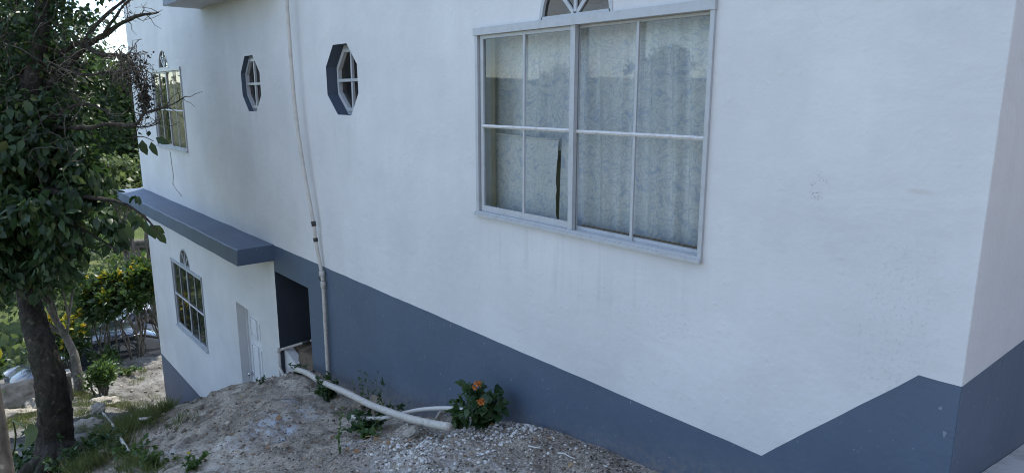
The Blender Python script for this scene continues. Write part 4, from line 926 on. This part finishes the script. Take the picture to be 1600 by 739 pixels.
# pipework at the opening
a, b = on_y(434, 540, D + .02), on_y(434, 602, D + .02); a[0] = b[0] = -7.60
e = on_y(486, 530, D + .9)
pipe('standpipe', [(-7.60, D - .03, -3.75), (-7.60, D - .03, -3.3), (-7.60, D - .03, -2.93)], .017, M['pvc_clean'], 'upright white pipe at the left jamb of the dark opening', [(2, .05, .022, M['pvc_clean'])], k=2)
pipe('inlet_pipe', [(-7.60, D - .03, -2.93), (-7.45, D + .25, -2.85), (-7.2, D + .75, -2.72), (-6.95, D + 1.2, -2.62)], .016, M['pvc'], 'white pipe running into the dark opening over the soil', [(1, .09, .025, M['black'])], k=3)
pipe('brace_pipe', [(-7.60, D - .04, -3.13), (-7.40, D - .06, -3.20), (-7.1, D - .10, -3.34)], .017, M['pvc_clean'], 'slanting white pipe below the low wall at the opening', k=3)
# thin pipes on the lower ground
def gp(px, py, up=.02): p = on_ground(px, py); return p + np.array([0, 0, up])
pipe('loose_pipe', [gp(119, 597, .10), gp(130, 606, .05), gp(145, 615, .03), gp(163, 624, .02)], .022, M['pvc_clean'], 'white loose pipe sloping down from the concrete stump', n=8)
pipe('loose_pipe', [gp(145, 637, .02), gp(160, 648, .03), gp(176, 668, .05), gp(188, 692, .04), gp(206, 722, .02)], .016, M['pvc_clean'], 'long thin white pipe curving down through the grass', n=8)
pipe('loose_pipe', [gp(205, 652, .02), gp(215, 659, .03), gp(240, 660, .02)], .016, M['pvc_clean'], 'short bent white pipe in the grass below the house corner', n=8)
# cable down from the far window
m = MB(); m.tube([on_y(a, b, D - .006) for a, b in ((266, 238), (268, 255), (271, 275), (270, 288), (276, 298), (284, 307))], .004, 5)
tag(m.build('loose_cable', M['concrete'], None, on_y(268, 255, D)), 'thin dark cable dangling below the far upper window', 'cable')

# ------------------------------------------------------------------ stones, gravel, debris
def rock(name, p, s, mat, label, seed, cat='rock', group=None, sink=.3):
    import bmesh
    bm = bmesh.new(); bmesh.ops.create_icosphere(bm, subdivisions=4, radius=1)
    planes = [(Vector((R.gauss(0, 1), R.gauss(0, 1), R.gauss(0, .8))).normalized(), R.uniform(.55, .85)) for _ in range(9)]
    for v in bm.verts:
        c = v.co.copy()
        for n_, d_ in planes:
            k = c.dot(n_) - d_
            if k > 0: c -= n_ * k * .9
        c *= 1 + .30 * noise.fractal(c * 2.6 + Vector((seed, 0, 0)), .9, 2, 4)
        v.co = Vector((c.x * s[0], c.y * s[1], c.z * s[2]))
    me = bpy.data.meshes.new(name); bm.to_mesh(me); bm.free()
    for f in me.polygons: f.use_smooth = True
    me.materials.append(M[mat]); p = np.array(p, float) + np.array([0, 0, s[2] * (1 - sink * 2)]); o = link(name, me, None, p); o.rotation_euler.z = R.uniform(0, 6); return tag(o, label, cat, group)
for k, (px, py, sx, sy, sz, mt, lb) in enumerate([
 (158,580,.22,.16,.12,'rock','pale block of stone at the edge of the sunlit dirt under the hedge'),
 (38,632,.55,.4,.28,'rock_tan','tan boulder behind the left side of the big trunk'),
 (12,622,.6,.4,.25,'rock_tan','broad tan boulder at the left edge below the parked car'),
 (18,660,.35,.3,.18,'rock','pale stone among grass left of the big trunk'),
 (55,648,.3,.2,.2,'rock','pale stone touching the left side of the big trunk'),
 (137,668,.2,.15,.08,'rock','flat pale stone in the grass right of the big trunk'),
 (150,646,.22,.16,.09,'rock','small pale stone by the bend of the loose pipe'),
 (165,632,.3,.18,.08,'rock','low pale stone uphill of the bend of the loose pipe'),
 (175,715,.10,.08,.05,'rock_tan','tan stone beside the long thin pipe'),
 (150,700,.10,.09,.05,'rock_tan','tan stone right of the big trunk foot'),
 (240,716,.10,.08,.04,'rock','small white stone at the left foot of the mound'),
 (646,684,.085,.06,.045,'rock','pale stone at the mouth of the hollow below the thick pipe'),
 (690,652,.08,.05,.045,'rock','grey stone under the thinner pipe by the wall'),
 (560,640,.10,.08,.07,'rock_tan','brown clod behind the thick pipe'),
 (598,642,.14,.08,.09,'rock_tan','dark earth clod against the wall behind the thick pipe'),
 (618,648,.08,.06,.05,'rock_tan','small clod beside the wall behind the thick pipe'),
 (470,620,.02,.016,.012,'rock','small pale chip on top of the mound near the capped pipe'),
 (505,715,.018,.014,.01,'rock','small pale stone in front of the seedling'),
 (376,703,.03,.02,.012,'rock','flat pale chip on the lower mound')]):
    rock('rock', on_ground(px, py), (sx, sy, sz), mt, lb, k * 3.7)

def stones(count, spots, smin, smax, name, mat, label):
    """loose stones joined into one mass"""
    base = np.array([(1,0,0),(-1,0,0),(0,1,0),(0,-1,0),(0,0,1),(0,0,-1)], float); tri = np.array([(0,2,4),(2,1,4),(1,3,4),(3,0,4),(2,0,5),(1,2,5),(3,1,5),(0,3,5)])
    # round the octahedron once
    edges = {}; vs = list(base); tr = []
    def mid(a, b):
        k = (min(a, b), max(a, b))
        if k not in edges: vv = vs[a] + vs[b]; vs.append(vv / np.linalg.norm(vv)); edges[k] = len(vs) - 1
        return edges[k]
    for a, b, c in tri:
        d, e, f = mid(a, b), mid(b, c), mid(c, a); tr += [(a, d, f), (d, b, e), (f, e, c), (d, e, f)]
    base = np.array(vs); tri = np.array(tr)
    P_ = []
    while len(P_) < count:
        (x0, y0, sx, sy) = spots[R.randrange(len(spots))]; x, y = R.gauss(x0, sx), R.gauss(y0, sy)
        if y > 2.775 and -14 < x < -.6: continue
        P_.append((x, y))
    P_ = np.array(P_); z = base_z(P_[:, 0], P_[:, 1]) + np.array([micro(a, b) for a, b in P_])
    s = smin + (smax - smin) * rng.random(count) ** 2.6
    sc = s[:, None] * rng.uniform(.6, 1.2, (count, 3)); sc[:, 2] *= .7
    V = base[None] * (1 + rng.uniform(-.22, .22, (count, len(base), 1))) * sc[:, None]
    a = rng.uniform(0, 6.28, count); ca, sa = np.cos(a)[:, None], np.sin(a)[:, None]
    V = np.stack([V[..., 0] * ca - V[..., 1] * sa, V[..., 0] * sa + V[..., 1] * ca, V[..., 2]], -1)
    V += np.stack([P_[:, 0], P_[:, 1], z + sc[:, 2] * .3], 1)[:, None]
    F = (np.arange(count)[:, None, None] * len(base) + tri[None]).reshape(-1, 3)
    return tag(np_mesh(name, V.reshape(-1, 3), F, M[mat], None, Z0, True), label, 'gravel', kind='stuff')
def sps(l): return [(*gpx(a, b), sx, sy) for a, b, sx, sy in l]
stones(1900, sps([(700,690,.28,.14),(660,700,.22,.10),(750,672,.25,.10),(640,712,.2,.08),(820,664,.16,.06),(780,690,.35,.15)]), .003, .017, 'pebbles', 'pebble', 'white pebbles scattered below the end of the thick pipe')
stones(6500, sps([(850,700,.6,.2),(950,730,.4,.12),(720,725,.6,.2),(600,725,.5,.2),(500,690,.5,.3),(420,710,.6,.3),(350,660,.6,.3),(900,690,.5,.1),(760,735,.7,.2)]), .0025, .010, 'gravel', 'gravel', 'fine mixed gravel over the soil in front of the house')
stones(600, sps([(200,590,1.2,.5),(220,610,.9,.4),(150,690,.5,.3),(60,650,.7,.4),(250,700,.4,.25),(270,650,.6,.3)]), .006, .035, 'rubble', 'gravel', 'loose rubble on the lower ground left of the house')
stones(700, [(-7.1, 3.3, .3, .25)], .006, .02, 'soil_gravel', 'gravel', 'loose gravel beneath the soil bank in the opening')

stones(330, sps([(330,650,.5,.25),(420,630,.4,.2),(280,680,.5,.3),(380,700,.5,.25),(470,670,.4,.25),(540,650,.3,.2),(600,640,.4,.1)]), .005, .022, 'clods', 'clod', 'crumbled soil clods over the mound in front of the opening')
def litter(n, l, name, label):
    P_ = []
    for _ in range(n):
        a, b, sx, sy = l[R.randrange(len(l))]; x, y = R.gauss(a, sx), R.gauss(b, sy)
        if y < 2.76: P_.append((x, y, gz(x, y) + .006))
    P_ = np.array(P_); k = len(P_); d = rdir(k); d[:, 2] *= .25; Ls = rng.uniform(.012, .05, k); V, F = leaf_geo(P_, d, rdir(k) * .4 + np.array([0, 0, 1.]), Ls, Ls * rng.uniform(.05, .32, k), .4); return tag(np_mesh(name, V, F, M['dry'], None, Z0), label, 'litter', kind='stuff')
litter(420, sps([(330,650,.6,.3),(450,640,.5,.3),(520,700,.5,.25),(600,680,.3,.15),(420,720,.6,.2),(850,690,.6,.15),(250,680,.7,.3),(700,700,.5,.2)]), 'leaf_litter', 'dry leaf litter and chips over the soil below the house')
# grey concrete apron beside the end wall
nx, ny = 60, 90; V = []
for i in range(nx):
    for j in range(ny):
        x = -.742 + 2.0 * i / (nx - 1) + (.05 * noise.noise(Vector((0, j * .2, 1))) if i == nx - 1 else 0); y = 2.55 + 5.5 * j / (ny - 1)
        V.append((x, y, gz0(x, y) + .045 + .006 * noise.fractal(Vector((x * 4, y * 4, 2)), .8, 2, 4)))
F = [(i * ny + j, (i + 1) * ny + j, (i + 1) * ny + j + 1, i * ny + j + 1) for i in range(nx - 1) for j in range(ny - 1)]
tag(np_mesh('path', V, F, M['apron'], None, Z0, True), kind='structure')
def bits(name, px, py, L, w, mat, label, flat=.7, cat='leaf'):
    p = on_ground(px, py) + np.array([0, 0, .006]); d = unit(np.array([[R.gauss(0, 1), R.gauss(0, 1), .25]])); V, F = leaf_geo(p[None], d, np.array([[.2, .1, 1.]]), np.array([L]), np.array([w]), .5, curl=.25)
    return tag(np_mesh(name, V, F, M[mat], None, p), label, cat)
bits('dry_leaf', 442, 656, .075, .026, 'dry', 'curled brown leaf lying on the blue-white paint patch')
bits('dry_leaf', 420, 706, .06, .022, 'dry', 'small tan leaf on the lower mound below the paint patch')
bits('dry_leaf', 545, 706, .06, .02, 'dry', 'brown dry leaf beside the seedling foot')
bits('dry_leaf', 556, 712, .045, .022, 'dry', 'second dry leaf just right of the seedling foot')
bits('dry_leaf', 585, 690, .05, .025, 'dry', 'dry leaf at the edge of the weedy hollow')
bits('dry_leaf', 377, 625, .05, .012, 'leaf_yellow', 'yellow leaf on the crest in front of the door')
bits('dry_leaf', 296, 712, .06, .018, 'leaf_yellow', 'yellowish leaf low on the left side of the mound')
def stick(px0, py0, px1, py1, r, mat, label):
    a, b = gp(px0, py0, .012), gp(px1, py1, .012); m = MB(); m.tube(limb_to(a, b, 8, .03, .02), list(np.linspace(r, r * .5, 8)), 6); tag(m.build('stick', M[mat], None, a), label, 'stick')
stick(826, 700, 845, 706, .006, 'pebble', 'short white stick on the gravel below the slate band'); stick(872, 712, 898, 721, .006, 'pebble', 'white stick at the lower edge of the gravel'); stick(782, 655, 800, 662, .007, 'pvc', 'pale stick under the flowering plant')
stick(328, 646, 340, 640, .004, 'dry', 'thin reddish stick on the left side of the mound')
# broken boards leaning on the wall base
for (px, w, h, tilt, lb) in ((284, .16, .30, .3, 'wide broken dark board leaning on the lower slate corner'), (300, .08, .32, -.3, 'narrow dark board leaning on the lower slate wall')):
    x = on_y(px, 640, D)[0]; z = gz(x, 2.66); m = MB()
    m.hexa([(x - w, 2.62, z - .1), (x + w, 2.62, z - .1), (x + w, 2.65, z - .1), (x - w, 2.65, z - .1), (x - w * .7 + tilt * .2, 2.73, z + h), (x + w * .5 + tilt * .2, 2.73, z + h * .8), (x + w * .5 + tilt * .2, 2.76, z + h * .8), (x - w * .7 + tilt * .2, 2.76, z + h)])
    tag(m.build('broken_board', M['bark_grey'], None, (x, 2.66, z)), lb, 'board')
# concrete stump, leaning post
p = on_ground(104, 628); m = MB(); x, y, z = p; zt = on_x(105, 580, x)[2]
m.hexa([(x - .11, y - .11, z - .1), (x + .11, y - .11, z - .1), (x + .11, y + .11, z - .1), (x - .11, y + .11, z - .1), (x - .10, y - .12, zt - .06), (x + .11, y - .10, zt - .05), (x + .10, y + .11, zt - .06), (x - .11, y + .10, zt - .04)])
st = m.build('concrete_stump', M['bark_grey'], None, p); tag(st, 'square broken concrete stump just right of the big trunk', 'post')
m = MB(); m.box(x - .12, x + .12, y - .125, y + .12, zt - .055, zt); m.build('cap', M['concrete'], st)
pb = on_f(14, 760, 4.2); pb[2] = gz(pb[0], pb[1]); ptop = on_f(-28, 520, 4.2)
m = gnarled([pb + np.array([0, 0, -.2]), pb, pb * .6 + ptop * .4, ptop], [.052, .05, .046, .042], 14, .05, 6); tag(m.build('leaning_post', M['bark_grey'], None, pb), 'grey weathered post leaning at the bottom left corner', 'post')

# ------------------------------------------------------------------ vehicles on the lower drive
def body_loft(mb, st, mi=0):
    """st: stations (y, [(halfwidth, z) ...]) mirrored about x = 0"""
    rows = []
    for y, sec in st: rows.append([(-a, y, b) for a, b in sec] + [(a, y, b) for a, b in reversed(sec)])
    k = len(rows[0]); vs = [p for r in rows for p in r]
    fs = [(i * k + j, i * k + (j + 1) % k, (i + 1) * k + (j + 1) % k, (i + 1) * k + j) for i in range(len(rows) - 1) for j in range(k)]
    fs += [tuple(range(k - 1, -1, -1)), tuple((len(rows) - 1) * k + j for j in range(k))]
    mb.add(vs, fs, mi, True)
def carpaint(name, col, rough=.25):
    t = NT(name); t.bsdf(col, rough, coat=.8); return t.m
M['car_dark'] = carpaint('dark_car_paint', (.018, .02, .026)); M['car_silver'] = carpaint('silver_roof_paint', (.42, .45, .50))
M['car_glass'] = carpaint('car_glass', (.02, .025, .03), .04); M['lamp'] = carpaint('clear_lamp', (.55, .57, .58), .08); M['rubber'] = paint('tyre_rubber', (.02, .02, .02), .8, .3, (.12, .11, .1)); M['rim'] = paint('alloy_rim', (.45, .45, .46), .3, .2)
def car(name, label, origin, L, Wd, Hh, hood, ws, roof0, roof1, gl_mat, roofmat):
    """nose towards -y; sizes in metres; ws = windscreen base, roof0/roof1 = roof start and end as distance from the nose"""
    o = empty(name, origin); tag(o, label, 'car'); o0 = np.array(origin, float); w = Wd / 2; belt = hood + .06
    def put(mb, nm, mt, par): mb.v = [tuple(np.array(p) + o0) for p in mb.v]; return mb.build(nm, mt, par)
    b = MB(); sec = lambda k, zt, zb=.25: [(w * .88 * k, zb), (w * k, zb + .12), (w * k, zt - .22), (w * .96 * k, zt - .06), (w * .80 * k, zt)]
    body_loft(b, [(0, sec(.78, hood - .28)), (.12, sec(.90, hood - .16)), (.5, sec(.98, hood - .05)), (ws, sec(1, hood)), (ws + .6, sec(1, belt)), (L * .75, sec(1, belt + .03)), (L - .15, sec(.97, belt + .02)), (L, sec(.90, belt - .1, .35))])
    put(b, 'body', M['car_dark'], o)
    g = MB(); gs = lambda kb, zt, kt: [(w * .95 * kb, belt - .07), (w * .93 * kb, belt + .02), (w * (.93 + kt) / 2, (belt + zt) / 2), (w * kt, zt - .04), (w * kt * .9, zt)]
    body_loft(g, [(ws, gs(.93, hood + .03, .86)), (ws + (roof0 - ws) * .5, gs(.99, (hood + Hh) / 2 + .04, .84)), (roof0, gs(1, Hh - .03, .79)), ((roof0 + roof1) / 2, gs(1, Hh, .78)), (roof1, gs(1, Hh - .03, .78)), (L - .08, gs(.96, belt + .12, .82))])
    put(g, 'cabin', gl_mat, o)
    r = MB(); rs = lambda zt, k=.80: [(w * k, zt - .05), (w * k * .98, zt - .015), (w * .70, zt + .012)]
    body_loft(r, [(roof0 - .12, rs(Hh - .07)), (roof0, rs(Hh - .025)), ((roof0 + roof1) / 2, rs(Hh + .008)), (roof1, rs(Hh - .02)), (roof1 + .12, rs(Hh - .08))]); put(r, 'roof', roofmat, o)
    for s in (-1, 1):
        p = MB(); p.tube([(s * w * .90, ws, hood + .01), (s * w * .83, (ws + roof0) / 2, (hood + Hh) / 2 + .03), (s * w * .78, roof0 - .05, Hh - .04), (s * w * .785, roof1, Hh - .04), (s * w * .86, L - .15, belt + .12)], .032, 6); put(p, 'roof_rail', roofmat, o)
        p = MB(); p.tube([(s * w * .83, (roof0 + roof1) / 2 - .1, Hh - .08), (s * w * .95, (roof0 + roof1) / 2 - .1, belt)], .035, 5); put(p, 'pillar', M['car_dark'], o)
        h = MB(); body_loft(h, [(-.02, [(.10, hood - .30), (.13, hood - .25), (.10, hood - .19)]), (.10, [(.15, hood - .30), (.18, hood - .23), (.14, hood - .14)]), (.34, [(.06, hood - .22), (.08, hood - .17), (.05, hood - .11)])]); h.v = [(a + s * w * .68 * (1 if b < .2 else 1.22), b, c) for a, b, c in h.v]; put(h, 'headlight', M['lamp'], o)
        mi = MB(); body_loft(mi, [(ws + .35, [(.05, belt + .02), (.09, belt + .08), (.06, belt + .15)]), (ws + .5, [(.06, belt + .02), (.10, belt + .08), (.07, belt + .16)])]); mi.v = [(a + s * (w + .08), b, c) for a, b, c in mi.v]; put(mi, 'mirror', M['car_dark'], o)
        for yy in (.78, L - .75):
            t = MB(); t.tube([(s * (w - .20), yy, .31), (s * (w - .19), yy, .31), (s * (w - .01), yy, .31), (s * w, yy, .31)], [.27, .31, .31, .27], 24); tw = put(t, 'wheel', M['rubber'], o)
            t = MB(); t.tube([(s * (w - .02), yy, .31), (s * (w + .012), yy, .31)], [.20, .19], 16); put(t, 'rim', M['rim'], tw)
    bp = MB(); body_loft(bp, [(-.05, [(w * .70, .28), (w * .74, .36), (w * .70, .46)]), (.08, [(w * .86, .26), (w * .90, .36), (w * .86, .48)]), (.3, [(w * .95, .26), (w * .985, .36), (w * .95, .46)])]); put(bp, 'bumper', M['car_dark'], o)
    gr = MB(); gr.box(-.35, .35, -.03, .06, hood - .33, hood - .22); put(gr, 'grille', M['black'], o)
    wsn = MB(); wsn.add([(-w * .80, ws + .03, hood + .05), (w * .80, ws + .03, hood + .05), (w * .68, roof0 - .10, Hh - .075), (-w * .68, roof0 - .10, Hh - .075)], [(0, 1, 2, 3)]); wsn.v = [(a, b - .03, c + .02) for a, b, c in wsn.v]; put(wsn, 'windscreen', M['car_glass'], o)
    return o
car('parked_car', 'dark hatchback whose headlight shows left of the big trunk', (-20.3, .55, gz(-20.3, 2) + .02), 3.9, 1.66, 1.46, .92, .95, 1.6, 3.0, M['car_glass'], M['car_dark'])
car('parked_van', 'dark van with pale roof parked behind the croton hedge', (-23.6, 2.35, gz(-23.6, 4.5) + .02), 4.6, 1.75, 2.1, 1.2, .75, 1.6, 4.2, M['car_glass'], M['car_silver'])

# ------------------------------------------------------------------ across the valley: pale buildings, fallen logs, wires
def cottage(px, py, f, w, d, h, label, roofcol):
    p = on_f(px, py, f); z = gz(p[0], p[1]); c = np.array([p[0], p[1], z]); o = empty('cottage', c); tag(o, label, 'house')
    x, y = p[0], p[1]
    m = MB(); m.box(x - d, x, y - w / 2, y + w / 2, z - 1.5, z + h); m.build('wall', M['white_low'], o)
    m = MB(); e = .35; m.add([(x - d - e, y - w / 2 - e, z + h), (x + e, y - w / 2 - e, z + h), (x + e, y + w / 2 + e, z + h), (x - d - e, y + w / 2 + e, z + h), (x - d / 2, y - w / 2 + .6, z + h + 1.1), (x - d / 2, y + w / 2 - .6, z + h + 1.1)], [(0, 1, 4), (1, 2, 5, 4), (2, 3, 5), (3, 0, 4, 5), (3, 2, 1, 0)]); m.build('roof', M[roofcol], o)
    for k in (-.28, .05, .32):
        m = MB(); m.box(x + .004, x + .05, y + k * w - .5, y + k * w + .5, z + h * .4, z + h * .78); wn = m.build('window', M['frame'], o)
        m = MB(); m.box(x + .052, x + .06, y + k * w - .43, y + k * w + .43, z + h * .43, z + h * .75); m.build('pane', M['car_glass'], wn)
cottage(172, 352, 47, 6, 5, 2.4, 'white cottage across the valley seen through the hanging leaves', 'concrete')
cottage(8, 262, 58, 8, 6, 2.8, 'pale building across the valley at the left picture edge', 'concrete')
for (px, py, f, L, lb) in ((195, 398, 36, 3.2, 'long fallen log on the sunlit slope left of the house'), (215, 392, 38, 2.2, 'grey fallen log lying above the longer one')):
    p = on_ground(px, py); m = gnarled([p + np.array([0, -L / 2, .1]), p + np.array([.3, 0, .15]), p + np.array([0, L / 2, .1])], [.16, .18, .12], 12, .15, 6); tag(m.build('fallen_log', M['bark_grey'], None, p), lb, 'log')
for (y0, y1, lb) in ((432, 424, 'lower overhead wire crossing behind the hedge'), (414, 404, 'upper overhead wire crossing behind the hedge')):
    a, b = on_f(60, y0, 26), on_f(330, y1 - 6, 26); m = MB(); m.tube([a + (b - a) * t + np.array([0, 0, -.15 * math.sin(math.pi * t)]) for t in np.linspace(0, 1, 12)], .012, 5); tag(m.build('overhead_wire', M['bark_grey'], None, a), lb, 'wire')


for o in bpy.data.objects:
    if '_o' in o: del o['_o']
